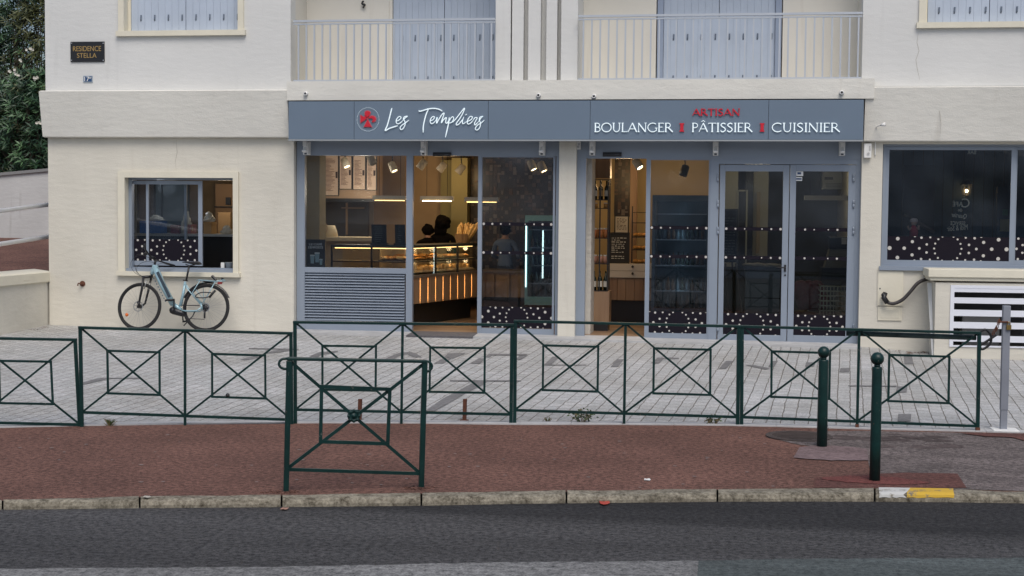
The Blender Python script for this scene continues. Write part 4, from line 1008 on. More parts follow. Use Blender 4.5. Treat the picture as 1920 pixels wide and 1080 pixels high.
shrub("dense dark oleander with white flowers just above the garden wall beside the building", X(62, 250, 12.3), 12.4, gz, 1.1, .8, 2.9, 900, lambda p: .04, [F(x, y, 11.6) for x, y in fpx[3:]], "oleander bushes")
shrub("dark oleander above the garden wall at the left edge of the picture", X(-40, 250, 12.4), 12.6, gz, 1.1, .9, 2.7, 700, lambda p: .08, [], "oleander bushes")
shrub("taller olive green bush behind the white flowered oleander in the upper left corner", X(40, 100, 13.6), 14.0, gz+.6, 1.3, .8, 4.6, 900, lambda p: .75 if (p.z > Z(160, 40, 13.6) and p.x > X(25, 100, 13.6)) else .1, [F(x, y, 13.0) for x, y in fpx[:3]], "oleander bushes")
shrub("tall dark green bush cut off by the left edge behind the others", X(-45, 100, 13.6), 14.2, gz+.6, 1.2, .8, 4.8, 600, lambda p: .1, [], "oleander bushes")
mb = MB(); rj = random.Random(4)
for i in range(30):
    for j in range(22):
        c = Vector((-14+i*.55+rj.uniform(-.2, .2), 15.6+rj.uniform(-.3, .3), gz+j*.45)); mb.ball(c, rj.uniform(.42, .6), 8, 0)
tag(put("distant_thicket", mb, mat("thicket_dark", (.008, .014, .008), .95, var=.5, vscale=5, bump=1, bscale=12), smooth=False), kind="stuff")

# ================================================================== STREET BARRIERS
BW, BT = .030, .022
def barrier(label, A, B, rail_t, rail_b, posts, xs_, inner=True, group="green railing panels along the paving", extra=None, partial=None, ext=0):
    """A,B: px of foot left/right; rail_t/rail_b: (y at xs_[0], y at xs_[-1]); posts: list of (x_top,x_bottom,ybottom)"""
    GA, GB = G(*A), G(*B); d = (GB-GA); d.z = 0; d.normalize(); V = vplane(GA, d)
    r = thing("railing_panel", label, "railing", (GA+GB)/2, group)
    xt0, xt1 = posts[0][0], posts[-1][0]; xb0, xb1 = posts[0][1], posts[-1][1]
    yt = lambda x: rail_t[0]+(rail_t[1]-rail_t[0])*(x-xt0)/(xt1-xt0)
    yb = lambda x: rail_b[0]+(rail_b[1]-rail_b[0])*(x-xb0)/(xb1-xb0)
    n_ = Vector((-d.y, d.x, 0)); 
    mb = MB(); mb.bar(V(xt0, yt(xt0))-d*.018, V(xt1, yt(xt1))+d*.018, .026, .044); put("top_rail", mb, GREEN, r, bevel=.003)
    mb = MB(); mb.bar(V(xb0, yb(xb0)), V(xb1, yb(xb1)), .026, .020); put("bottom_rail", mb, GREEN, r)
    for k, (a, b, yf) in enumerate(posts):
        mb = MB(); mb.nrm = n_
        mid = 0 < k < len(posts)-1
        P, Q_ = V(a, yt(a)+1), V(b, yf); Q_ = Q_+Vector((0, 0, -.04)); w_ = .026 if mid else .034
        c = [o+d*x*w_/2+n_*y*w_/2 for o in (P, Q_) for x, y in ((-1, -1), (1, -1), (1, 1), (-1, 1))]; mb.grid8(c)
        o = put("post", mb, GREEN, r, bevel=.003)
        if yf > 799 and a > 1500:
            mb = MB(); w2 = w_+.006; P2, Q2 = V(b, yf-9), V(b, yf); c = [o_+d*x*w2/2+n_*y*w2/2 for o_ in (P2, Q2) for x, y in ((-1, -1), (1, -1), (1, 1), (-1, 1))]; mb.grid8(c); put("rust_collar", mb, RUST, o)
    for k in range(len(posts)-1):
        (a0, b0, _), (a1, b1, _) = posts[k], posts[k+1]
        TL, TR, BL, BR = Vector((a0, yt(a0))), Vector((a1, yt(a1))), Vector((b0, yb(b0))), Vector((b1, yb(b1)))
        def q(u, v):
            p = (TL*(1-u)+TR*u)*(1-v)+(BL*(1-u)+BR*u)*v; return V(p.x, p.y)
        mb = MB(); mb.nrm = n_
        e = .012
        cs = [q(.255, .265), q(.755, .265), q(.755, .765), q(.255, .765)]
        for i in range(4):
            p0, p1 = cs[i], cs[(i+1) % 4]; dd = (p1-p0).normalized()*.0105; off = n_*(.0015*(i % 2))
            mb.bar(p0-dd+off, p1+dd+off, .021, .018)
        put("inner_frame", mb, GREEN, r)
        mb = MB(); mb.nrm = n_; of = n_*.004
        mb.bar(q(.015, .015)+of, q(.985, .985)+of, .019, .014); of = n_*.0085
        mb.bar(q(.985, .015)+of, q(.015, .985)+of, .019, .014); put("cross_brace", mb, GREEN, r)
    if extra: extra(r, V, n_)
    return r
barrier("leaning green railing panel at the left edge, lower than its neighbour", (-250, 806), (149, 799), (630, 637), (788, 796), [(-249, -252, 800), (-53, -50, 801), (141, 150, 799)], None)
def nub(r, V, n_): mb = MB(); mb.ball(V(427, 741), .022, 8); put("clamp", mb, BLACK, r)
barrier("green railing panel in front of the bicycle", (152, 800), (547, 795), (614, 625), (773, 787), [(150.5, 154, 801), (347, 347, 794), (545.5, 547, 796)], None, extra=nub)
barrier("green railing panel in front of the louvre grille and the open bakery doorway", (553, 794), (960, 795), (604, 609), (768, 777), [(553, 554, 794), (755, 752.5, 793), (960, 958, 795)], None)
barrier("green railing panel in front of the cream pillar and second doorway", (964, 795), (1383, 798), (602, 612), (769, 782), [(966.5, 965, 795), (1173, 1170, 794), (1385, 1383, 798)], None)
def tube(r, V, n_):
    mb = MB(); mb.path([V(1588, 625.5)+n_*.05, V(1832, 634)+n_*.05], .026, 10); put("weathered_tube", mb, GREENW, r, True)
barrier("green railing panel at the right with a weathered tube under its top rail", (1390, 798), (1833, 809), (612, 624), (782, 799), [(1391.5, 1390.5, 798), (1611, 1607, 804), (1836, 1833, 810)], None, extra=tube)

# single hoop barrier by the kerb
GA, GB = G(536, 922), G(790, 914); d = GB-GA; d.z = 0; d.normalize(); V = vplane(GA, d); n_ = Vector((-d.y, d.x, 0))
r = thing("kerb_barrier", "free standing green barrier with rounded handrail ends near the kerb", "barrier", (GA+GB)/2)
for (a, ya, b, yb) in ((542, 676, 536, 922), (796.5, 679, 789.5, 914)):
    mb = MB(); P, Q_ = V(a, ya), V(b, yb)+Vector((0, 0, -.05)); w_ = .040; mb.grid8([o+d*x*w_/2+n_*y*w_/2 for o in (P, Q_) for x, y in ((-1, -1), (1, -1), (1, 1), (-1, 1))]); put("post", mb, GREEN, r, bevel=.004)
mb = MB(); mb.bar(V(538, 672.5), V(800, 677.5), .024, .05); put("handrail", mb, GREEN, r, bevel=.006)
for s, cx, cy, x2 in ((-1, 534, 682, 541), (1, 799, 687, 796)):
    pts = [V(x2+s*-1, 672.5 if s < 0 else 677.5)]+[V(cx+s*11*math.sin(R_(t))*1.0, cy-9.5*math.cos(R_(t))) for t in range(10, 171, 20)]+[V(x2, cy+10.5)]
    mb = MB(); mb.path(pts, .010, 8); put("handrail_loop", mb, GREEN, r, True)
mb = MB(); mb.bar(V(537, 880), V(787, 888), .024, .02); put("bottom_rail", mb, GREEN, r)
cs = [V(603, 724.5), V(731, 730), V(727, 832), V(601, 828)]; mb = MB(); mb.nrm = n_
for i in range(4): p0, p1 = cs[i], cs[(i+1) % 4]; dd = (p1-p0).normalized()*.012; mb.bar(p0-dd+n_*.0015*(i % 2), p1+dd+n_*.0015*(i % 2), .026, .018)
put("inner_frame", mb, GREEN, r)
mb = MB(); mb.bar(V(545, 678)+n_*.004, V(786, 886)+n_*.004, .024, .015); mb.bar(V(794, 683)+n_*.0085, V(540, 878)+n_*.0085, .024, .015); put("cross_brace", mb, GREEN, r)
mb = MB(); c = V(663, 779)-n_*.02
mb.lathe(c, [(.046, .03), (.048, .0), (.034, -.014), (.030, -.008), (.014, -.010), (.012, -.022), (.002, -.024)], 20, axis=n_)
for k in range(8): t = k*math.pi/4; mb.ball(c-n_*.006+d*math.cos(t)*.040+Vector((0, 0, 1))*math.sin(t)*.040, .012, 8)
put("rosette", mb, GREEN, r, True)
mb = MB(); rj = random.Random(2)
def pebble(mb, px, py, sx, sy, n, s0, s1, m=0):
    for _ in range(n): p = G(px+rj.gauss(0, sx), py+rj.gauss(0, sy), .004); s = rj.uniform(s0, s1); mb.ball(p, s, 6, m, rj.uniform(.7, 1.5), rj.uniform(.7, 1.3), .5)
pebble(mb, 520, 922, 12, 1.6, 60, .004, .013); pebble(mb, 785, 915, 16, 1.6, 60, .003, .010); pebble(mb, 550, 922, 8, 1.2, 12, .008, .014)
tag(put("asphalt_crumbs", mb, REDASP), kind="stuff")
# bollards
for k, (xt, yt, xb, yb, lab) in enumerate(((1538, 660, 1541, 838, "dark green ball topped bollard farther from the kerb, beside the manhole cover"), (1637, 672, 1640, 903, "dark green ball topped bollard nearest the kerb, on the red patch"))):
    p = G(xb, yb, 0); s = FPX/((p-CAM).dot(_fw)); ht = (yb-yt)/s/math.cos(PITCH)
    rb = 9.7/s if k == 0 else 10.0/s
    rs = 11.2/s if k == 0 else 12.4/s
    r = thing("bollard", lab, "bollard", p, "green bollards on the pavement")
    mb = MB(); mb.lathe(p, [(rb, -.05), (rb*.99, .3), (rb*.93, ht-rs*1.45), (rb*.90, ht-rs*1.25), (rb*.5, ht-rs*1.22)], 24); put("post", mb, GREEN, r, True)
    mb = MB(); mb.lathe(p, [(rb*.52, ht-rs*1.24), (rb*.60, ht-rs*1.1), (rb*.5, ht-rs*.8)], 20); put("neck", mb, ALU if k == 9 else GREEN, r, True)
    mb = MB(); mb.ball(p+Vector((0, 0, ht)), rs, 28); put("ball", mb, GREEN, r, True)
    lean = (xb-xt)/s*.0
# grey post with chain and padlock
p = G(1881, 808, 0); 
V = vplane(p, Vector((math.cos(0), 0, 0)))
r = thing("metal_post", "plain grey square metal post on a base plate at the right with a rusty chain", "post", p)
top = V(1879, 573); mb = MB(); w_ = .062
mb.box(p.x-w_/2, p.x+w_/2, p.y-w_/2, p.y+w_/2, .012, top.z-.26*1.0); mb.box(p.x-w_/2-.004, p.x+w_/2+.004, p.y-w_/2-.004, p.y+w_/2+.004, V(1880, 768).z, top.z)
put("post", mb, mat("galvanised_grey", (.25, .27, .31), .55, .2, var=.1), r, bevel=.004)
mb = MB(); mb.box(p.x-.11, p.x+.13, p.y-.12, p.y+.10, -.01, .022); put("base_plate", mb, WPLAST, r, bevel=.003)
mb = MB(); c0 = [V(1872, 600), V(1868, 612), V(1862, 622), V(1855, 636)]; 
for i in range(16):
    t = i/15; q0 = cat(c0, 6); q_ = q0[int(t*(len(q0)-1))]+Vector((0, -.05, 0)); a = i % 2
    mb.path([q_+Vector((math.cos(k*1.047)*.013*(1 if a else .3), math.cos(k*1.047)*.013*(0 if a else 1), math.sin(k*1.047)*.018)) for k in range(7)], .0035, 5)
mb.path([V(1870, 603)+Vector((0, -.05, 0)), V(1888, 603)+Vector((0, -.05, 0))], .009, 6)
put("chain", mb, RUST, r)
mb = MB(); c = V(1890, 606)+Vector((0, -.045, 0)); mb.box(c.x-.022, c.x+.022, c.y-.012, c.y+.012, c.z-.06, c.z-.015); mb.path([c+Vector((math.cos(t)*.014, 0, -.015+math.sin(t)*.03)) for t in (0, .6, 1.2, 1.57, 2, 2.6, 3.14)], .004, 6); put("padlock", mb, mat("brass", (.35, .24, .08), .35, .8), r)
r = thing("cable_loop", "dark cable curled on the end of the right railing panel", "cable", G(1845, 808, 0)+Vector((0, 0, .8)))
VP = vplane(G(1390, 798), (G(1833, 809)-G(1390, 798)).normalized())
mb = MB(); mb.path(cat([VP(1838, 622), VP(1848, 618), VP(1858, 630), VP(1856, 645), VP(1842, 655), VP(1838, 648), VP(1850, 640), VP(1862, 632), VP(1868, 628)], 6), .012, 8); put("cable", mb, BLACK, r, True)
# rusty stubs of a removed panel
for px, y0, y1, wh in ((674, 748, 790, "behind the kerb barrier"), (870.5, 748, 790, "standing alone right of the kerb barrier")):
    p = G(px, y1, 0); s = FPX/((p-CAM).dot(_fw)); r = thing("rusty_stub", "short rusty cut off post stub "+wh, "post stub", p, "rusty stubs"); h = (y1-y0)/s; mb = MB()
    mb.extr([(p.x-.018, p.y-.018, -.05), (p.x+.018, p.y-.018, -.05), (p.x+.018, p.y+.018, -.05), (p.x-.018, p.y+.018, -.05)], (.006, .004, h+.05)); put("stub", mb, RUST, r, bevel=.002)
    mb = MB(); mb.box(p.x-.04, p.x+.04, p.y-.03, p.y+.03, .0045, .016); put("foot_plate", mb, RUST, r)
# manhole cover
p = G(1498, 819, 0); mb = MB(); s = FPX/((p-CAM).dot(_fw)); mb.lathe(p+Vector((0, 0, .0)), [(.31, .002), (.31, .0125), (.29, .0125), (.285, .009), (.27, .009), (.265, .0125), (.02, .0125)], 36)
for k in range(-5, 6): L_ = math.sqrt(max(0, .25**2-(k*.045)**2)); mb.box(p.x-L_, p.x+L_, p.y+k*.045-.006, p.y+k*.045+.006, .0124, .0165)
tag(put("manhole_cover", mb, mat("cast_iron", (.06, .045, .04), .8, bump=.5, var=.3, vscale=9)), "round rusty dark manhole cover set in the patched pavement behind the far bollard", "manhole cover")
# weeds
WEED = [mat("weed_leaf", (.05, .08, .025), .6, var=.3, vscale=20), mat("weed_dry", (.16, .12, .05), .7)]
for k, (px, py, sz, n, wh, dry) in enumerate(((1092, 794, .14, 90, "leafy green weed at the paving edge below the cream pillar's railing", .15), (1337, 797, .09, 55, "small weed at the paving edge left of the thick railing joint", .3), (205, 799, .09, 40, "thin grassy weed at the paving edge near the left", .3), (1027, 793, .07, 14, "sparse stalky weed at the paving edge left of the leafy one", .4))):
    p = G(px, py, 0)+Vector((0, .02, 0)); r = thing("weed", wh, "weed", p, "weeds along the paving edge"); fo = MB(); st = MB()
    for i in range(n):
        u = rl.uniform(0, 6.28); q_ = rl.random(); grass = k in (2, 3)
        out = Vector((math.cos(u)*1.2, math.sin(u)*.6, rl.uniform(.5, 1.6))).normalized(); tip = p+out*sz*rl.uniform(.4, 1.15)
        if i % 4 == 0: st.path([p+Vector((0, 0, -.02)), tip], .0025, 4)
        if grass: leaf(fo, p, out+Vector((0, 0, .6)), sz*rl.uniform(.6, 1.1), .010, 1 if rl.random() < dry else 0)
        else: leaf(fo, tip, Vector((rl.uniform(-1, 1), rl.uniform(-1, .3), rl.uniform(-.4, .8))), rl.uniform(.022, .04), .022, 1 if rl.random() < dry else 0)
    put("foliage", fo, WEED, r, fix=False); put("stem", st, WEED[1], r)
# litter
for px, py, c, lab, zz in ((1213, 900, WPLAST, "tiny white scrap on the red pavement near the kerb", .004), (1135, 943.5, mat("red_leaf", (.42, .06, .04), .6), "small red leaf in the gutter", RZ+.006), (534, 955, mat("tan_leaf", (.35, .2, .15), .7), "small tan dry leaf in the gutter below the kerb barrier", RZ+.006), (372, 934, mat("tan_leaf_b", (.4, .38, .33), .7), "pale scrap lying on the left part of the kerb edge", .012), (1012, 795, WPLAST, "white scrap at the paving edge left of the leafy weed", .004)):
    p = G(px, py, zz) if zz != .012 else G(276, 932.5, .012); mb = MB(); s = .03 if px != 1135 else .05
    pts = [p+Vector((s*math.cos(t)*rl.uniform(.5, 1.2), s*1.5*math.sin(t)*rl.uniform(.5, 1.2), .002+.004*(i % 2))) for i, t in enumerate([k*.9 for k in range(7)])]
    mb.extr(pts, (0, 0, .003)); tag(put("leaf" if "leaf" in lab else "litter_scrap", mb, c), lab, "leaf" if "leaf" in lab else "litter")
mb = MB(); rj = random.Random(21)                       # dead leaves and grit in corners
for (x0, y0, x1, y1, n) in ((1700, 661, 1742, 660, 60), (60, 618, 93, 612, 20), (1655, 655, 1700, 659, 12)):
    for _ in range(n):
        t = rj.random(); q_ = on_court(x0+(x1-x0)*t+rj.uniform(-4, 4), y0+(y1-y0)*t+rj.uniform(0, 3)); s = rj.uniform(.008, .02); a = rj.uniform(0, 6)
        mb.poly([q_+Vector((s*math.cos(a+k*1.57)*(1.4 if k % 2 else .8), s*math.sin(a+k*1.57), .006+rj.uniform(0, .01))) for k in range(4)])
tag(put("fallen_leaves", mb, mat("dead_leaf", (.13, .07, .04), .8, var=.4, vscale=30), fix=False), kind="stuff")

# ================================================================== BICYCLE
YB0 = -.42
bl = F(259, 622, YB0); br = F(385, 624, YB0)
sB = 1/((F(385, 580, YB0)-F(259, 580, YB0)).length/126)      # px per metre
BZ = (ground_z(bl.x, YB0)+ground_z(br.x, YB0))/2+.004
RWH = .365
LEAN = R_(9)
ub = Vector((1, 0.02, 0)).normalized(); vb = Vector((0, math.sin(LEAN), math.cos(LEAN))); wbv = Vector((0, -math.cos(LEAN), math.sin(LEAN)))
OB = Vector((bl.x, YB0, BZ))
ZY = 985.0
def bp_(x, y, w=0.0):        # zoomed-picture coordinates of the bicycle's own plane -> world
    return OB + ub*((x-335)/5.683/sB) + vb*((ZY-y)/5.683/sB) + wbv*w
BK = thing("bicycle", "pale blue step through bicycle with black tyres and rear rack leaning by the cream wall", "bicycle", OB)
PB = mat("bike_blue", (.30, .46, .52), .3, .2, coat=.5, var=.08, vscale=10)
TYRE = mat("tyre_rubber", (.014, .014, .015), .8); SPOKE = mat("spoke_steel", (.35, .35, .34), .35, .8); SADDLE = mat("saddle_black", (.02, .02, .025), .55)
axF, axR = (335, 0), (1042, 0)
cf = OB+vb*RWH; cr = OB+ub*((1042-335)/5.683/sB)+vb*RWH
for c, nm, yaw_ in ((cf, "front_wheel", .12), (cr, "rear_wheel", 0.0)):
    uu = (ub*math.cos(yaw_)+wbv*math.sin(yaw_)).normalized(); ax = uu.cross(vb).normalized()
    ring = lambda r_, k, n, o=0: c+(uu*math.cos(2*math.pi*k/n)+vb*math.sin(2*math.pi*k/n))*r_+ax*o
    mb = MB(); N = 56; base = 0
    for k in range(N):
        cc = ring(RWH-.022, k, N)
        rad = (cc-c).normalized()
        for j in range(8): t = 2*math.pi*j/8; mb.v.append(cc+rad*.022*math.cos(t)+ax*.020*math.sin(t))
    for k in range(N):
        for j in range(8): mb.f.append((k*8+j, k*8+(j+1) % 8, ((k+1) % N)*8+(j+1) % 8, ((k+1) % N)*8+j)); mb.m.append(0)
    wh = put(nm, mb, TYRE, BK, True)
    mb = MB()
    for k in range(N):
        cc = ring(RWH-.047, k, N); rad = (cc-c).normalized()
        for j in range(6): t = 2*math.pi*j/6; mb.v.append(cc+rad*.008*math.cos(t)+ax*.012*math.sin(t))
    for k in range(N):
        for j in range(6): mb.f.append((k*6+j, k*6+(j+1) % 6, ((k+1) % N)*6+(j+1) % 6, ((k+1) % N)*6+j)); mb.m.append(0)
    put("rim", mb, mat("rim_dark", (.03, .03, .032), .4, .5), wh, True)
    mb = MB()
    for k in range(30): mb.path([c+ax*(.025 if k % 2 else -.025)+(ring(.02, (k*1.0+(3 if k % 4 < 2 else -3)), 30)-c), ring(RWH-.05, k, 30)], .0014, 4, 0, False)
    put("spokes", mb, SPOKE, wh)
    mb = MB(); mb.lathe(c, [(.012, -.06), (.03, -.035), (.022, -.02), (.022, .02), (.03, .035), (.012, .06)], 14, axis=ax); put("hub", mb, BLACK, wh, True)
    mb = MB(); rr = .08 if nm == "front_wheel" else .07
    N2 = 30
    for k in range(N2): mb.poly([ring(rr, k, N2, .042), ring(rr, k+1, N2, .042), ring(rr-.014, k+1, N2, .042), ring(rr-.014, k, N2, .042)])
    for k in range(5): mb.path([ring(.02, k, 5, .042), ring(rr-.01, k+.4, 5, .042)], .003, 4)
    put("brake_disc", mb, SPOKE, wh)
    if nm == "front_wheel":
        mb = MB(); q_ = c+(bp_(203, 826)-bp_(335, 740)); mb.lathe(q_, [(.026, -.012), (.028, 0), (.02, .012)], 12, axis=ax); put("wheel_reflector", mb, mat("orange_reflector", (.6, .13, .02), .3), wh, True)
def tubes(name, segs, m_, parent=BK, smooth=True, n=10):
    mb = MB()
    for pts, r_ in segs: mb.path([bp_(*p) for p in pts], r_, n)
    return put(name, mb, m_, parent, smooth)
fr_ = tubes("frame", [([(445, 405), (470, 310)], .030), ([(472, 322), (560, 500), (690, 712)], [.050, .049, .046]), ([(690, 712), (735, 735), (780, 768)], [.035, .034, .03]),
        ([(806, 475), (792, 600), (768, 728)], [.019, .022, .026]), ([(808, 500, .02), (842, 550, .045), (1005, 720, .06)], .009), ([(808, 500, -.02), (842, 550, -.045), (1005, 720, -.06)], .009),
        ([(790, 770, .03), (840, 778, .045), (960, 775, .06), (1010, 740, .065)], .011), ([(790, 770, -.03), (840, 778, -.045), (960, 775, -.06), (1010, 740, -.065)], .011), ([(1000, 700, .065), (1015, 760, .065)], .014)], PB)
mb = MB(); a_, b2_ = bp_(516, 385, .052), bp_(660, 640, .052); dd = (b2_-a_).normalized(); sd = dd.cross(wbv).normalized()*.020
mb.grid8([a_-sd, b2_-sd, b2_-sd-wbv*.03, a_-sd-wbv*.03, a_+sd, b2_+sd, b2_+sd-wbv*.03, a_+sd-wbv*.03]); put("battery_cover", mb, mat("decal_dark", (.03, .045, .06), .4), fr_)
mb = MB()
for k in range(9):
    c_ = bp_(500+k*17, 440+k*29, .0475); dd2 = dd*.026; mb.grid8([c_-dd2*.4+sd*(1.15), c_+dd2*.4+sd*1.3, c_+dd2*.4+sd*1.3-wbv*.012, c_-dd2*.4+sd*1.15-wbv*.012, c_-dd2*.4+sd*1.8, c_+dd2*.4+sd*1.8, c_+dd2*.4+sd*1.8-wbv*.012, c_-dd2*.4+sd*1.8-wbv*.012])
put("decal", mb, mat("decal_slate", (.08, .12, .15), .4), fr_)
tubes("fork", [([(375, 440, .055), (365, 560, .055), (338, 735, .055)], [.018, .019, .016]), ([(430, 430, -.045), (408, 560, -.045), (380, 700, -.05), (345, 735, -.05)], [.016, .018, .016, .015]), ([(360, 440, .05), (445, 425, -.04)], .022), ([(440, 440), (452, 395)], .02), ([(338, 690, .06), (350, 740, .06)], .024)], BLACK)
tubes("fork_stanchion", [([(405, 470, .04), (385, 560, .04)], .010), ([(425, 490, -.03), (412, 560, -.03)], .010)], SPOKE)
tubes("handlebar", [([(470, 305), (478, 262)], .018), ([(478, 262), (455, 245, .02), (430, 210, .10), (420, 170, .2), (432, 120, .28)], [.014, .013, .012, .014, .018]), ([(478, 262), (500, 262, -.05), (545, 275, -.14), (620, 297, -.24)], [.014, .012, .013, .019]), ([(405, 215, .1), (395, 190, .12)], .018), ([(420, 160, .2), (380, 150, .18), (370, 180, .15)], .006), ([(430, 225, .06), (470, 240, .0)], .022)], BLACK)
tubes("cables", [([tuple(p) for p in cat([(450, 250, .06), (330, 210, .12), (285, 260, .12), (290, 340, .1), (330, 410, .08), (360, 435, .06)], 5)], .0032), ([tuple(p) for p in cat([(420, 210, .08), (300, 230, .1), (245, 300, .1), (270, 380, .08), (340, 430, .06)], 5)], .0032), ([tuple(p) for p in cat([(480, 290, .05), (400, 280, .08), (320, 320, .08), (300, 390, .06), (380, 440, .05)], 5)], .003), ([tuple(p) for p in cat([(600, 297, -.2), (520, 290, -.05), (490, 330, .03), (535, 340, .02)], 5)], .003)], BLACK, n=5)
tubes("seat_post", [([(815, 470), (838, 310)], .015), ([(782, 460), (835, 468)], .008)], BLACK)
mb = MB()
prof = [(765, 280, .010, .008), (800, 278, .018, .014), (850, 285, .035, .020), (900, 288, .075, .026), (940, 288, .085, .026), (958, 292, .06, .014)]
rows = []
for x, y, hw, th in prof:
    rows.append([bp_(x, y-4, 0)+wbv*hw*math.cos(t)+vb*(th*math.sin(t)) for t in [k*math.pi/5 for k in range(10)]])
for r0_, r1_ in zip(rows, rows[1:]):
    for k in range(10): mb.poly([r0_[k], r0_[(k+1) % 10], r1_[(k+1) % 10], r1_[k]])
mb.poly(rows[0]); mb.poly(rows[-1][::-1]); mb.path([bp_(800, 295), bp_(838, 312), bp_(900, 300)], .009, 6); put("saddle", mb, SADDLE, BK, True)
tubes("motor", [([(672, 768, .0), (700, 775, 0), (790, 800, 0), (822, 815, 0)], [.048, .058, .05, .03]), ([(700, 772, -.05), (700, 772, .065)], .045), ([(655, 675, .06), (720, 668, .06)], .014)], BLACK)
tubes("crank", [([(722, 765, .08), (722, 665, .085)], .011), ([(640, 678, .13), (735, 668, .12)], .014), ([(772, 785, -.08), (782, 870, -.085)], .011), ([(770, 880, -.11), (850, 868, -.13)], .014)], BLACK)
tubes("chain_guard", [([(800, 720, .05), (985, 722, .06)], .007), ([(760, 800, .055), (880, 855, .06), (1045, 860, .06)], .005), ([(1040, 760, .055), (1045, 850, .06)], .014)], BLACK)
tubes("kickstand", [([(940, 780, .05), (925, 830, .08), (860, 935, .17)], .009)], BLACK)
# cassette
mb = MB(); mb.lathe(cr+wbv*.04, [(.055, -.02), (.055, -.012), (.042, -.008), (.042, 0), (.03, .004), (.03, .01)], 18, axis=wbv); put("cassette", mb, BLACK, BK)
rk = tubes("rear_rack", [([(935, 468, .045), (960, 460, .06), (1140, 472, .06), (1220, 455, .05)], .007), ([(935, 468, -.045), (960, 460, -.06), (1140, 472, -.06), (1220, 455, -.05)], .007), ([(1220, 455, .05), (1220, 455, -.05)], .007), ([(960, 460, .06), (960, 460, -.06)], .006),
        ([(975, 470, .06), (905, 590, .07), (1010, 715, .07)], .006), ([(1135, 480, .06), (1065, 620, .07), (1005, 715, .07)], .007), ([(940, 560, .065), (1020, 650, .07)], .006), ([(975, 470, -.06), (1005, 715, -.07)], .006)], PB)
mb = MB(); mb.grid8([bp_(1000, 475, .05), bp_(1110, 482, .05), bp_(1110, 482, -.05), bp_(1000, 475, -.05), bp_(1000, 462, .05), bp_(1110, 468, .05), bp_(1110, 468, -.05), bp_(1000, 462, -.05)]); mb.path([bp_(1130, 455, 0), bp_(1100, 425, 0), bp_(1085, 412, 0)], .022, 8); mb.path([bp_(1195, 455, 0), bp_(1200, 432, 0)], .02, 8); put("rack_clamp", mb, BLACK, rk)
mb = MB(); N = 16; pr2 = []
for k in range(N+1):
    t = R_(158-k*(158-24)/N); rr = RWH+.018; cc = cr+(ub*math.cos(t)+vb*math.sin(t))*rr; o2 = (ub*math.cos(t)+vb*math.sin(t))
    pr2.append([cc+wbv*.028-o2*.012, cc+wbv*.018+o2*.004, cc-wbv*.018+o2*.004, cc-wbv*.028-o2*.012, cc-wbv*.02-o2*.004, cc+wbv*.02-o2*.004])
for a, b in zip(pr2, pr2[1:]):
    for k in range(6): mb.poly([a[k], a[(k+1) % 6], b[(k+1) % 6], b[k]])
put("mudguard", mb, BLACK, BK, True)
mb = MB(); mb.grid8([bp_(1150, 500, .02), bp_(1192, 495, .02), bp_(1192, 495, -.02), bp_(1150, 500, -.02), bp_(1155, 475, .02), bp_(1198, 472, .02), bp_(1198, 472, -.02), bp_(1155, 475, -.02)]); put("tail_light", mb, mat("tail_red", (.30, .03, .02), .3), BK)
tubes("lock", [([tuple(p) for p in cat([(1110, 590, .09), (1000, 590, .09), (945, 630, .09), (1000, 645, .09), (1090, 630, .09), (1140, 580, .09)], 4)], .008), ([(1090, 640, .09), (1150, 565, .09)], .018)], BLACK)

# ================================================================== INTERIOR OF THE BAKERY
FL = FLZ; CZ = Z(262)+.02
def room_box(name, mb, m_, parent=None): return put(name, mb, m_, parent)
SHOPI = thing("shop_interior", "back walls and ceiling panels inside the bakery seen through its shopfront", "interior", (X(900), 4, FL))
BLDI = SHOPI
s = MB(); Yb = 5.2
s.box(X(560, 450, Yb), X(700, 450, Yb), Yb, Yb+.1, FL, CZ); put("wall", s, DIMW, BLDI)
s = MB(); s.box(X(700, 450, Yb), X(872, 450, Yb), Yb+.03, Yb+.13, FL, CZ); put("wall", s, BROWNW, BLDI)
s = MB(); s.pbox(563, 285, 599, 640, .75, 1.1); put("stone_column", s, stucco("stone_cladding", (.42, .38, .28), (.3, .27, .2), bump=1), BLDI)
s = MB(); s.pbox(826, 300, 850, 470, Yb-.2, Yb); s.pbox(846, 296, 876, 470, Yb-.5, Yb); put("wall", s, mat("olive_wall", (.26, .23, .11), .8), BLDI)
s = MB(); s.pbox(598, 372, 705, 378, 3.4, 3.9, 1); s.pbox(598, 286, 705, 372, 3.42, 3.9); put("menu_soffit", s, [mat("soffit_beige", (.40, .27, .17), .7), DARK], BLDI)
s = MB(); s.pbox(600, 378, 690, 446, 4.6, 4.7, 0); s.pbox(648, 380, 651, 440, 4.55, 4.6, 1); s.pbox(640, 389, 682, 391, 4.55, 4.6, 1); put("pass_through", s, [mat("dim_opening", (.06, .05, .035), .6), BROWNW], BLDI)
s = MB(); s.pbox(600, 445, 705, 452, 1.9, 2.6); put("back_counter", s, LAMP if False else CREAMW, BLDI)
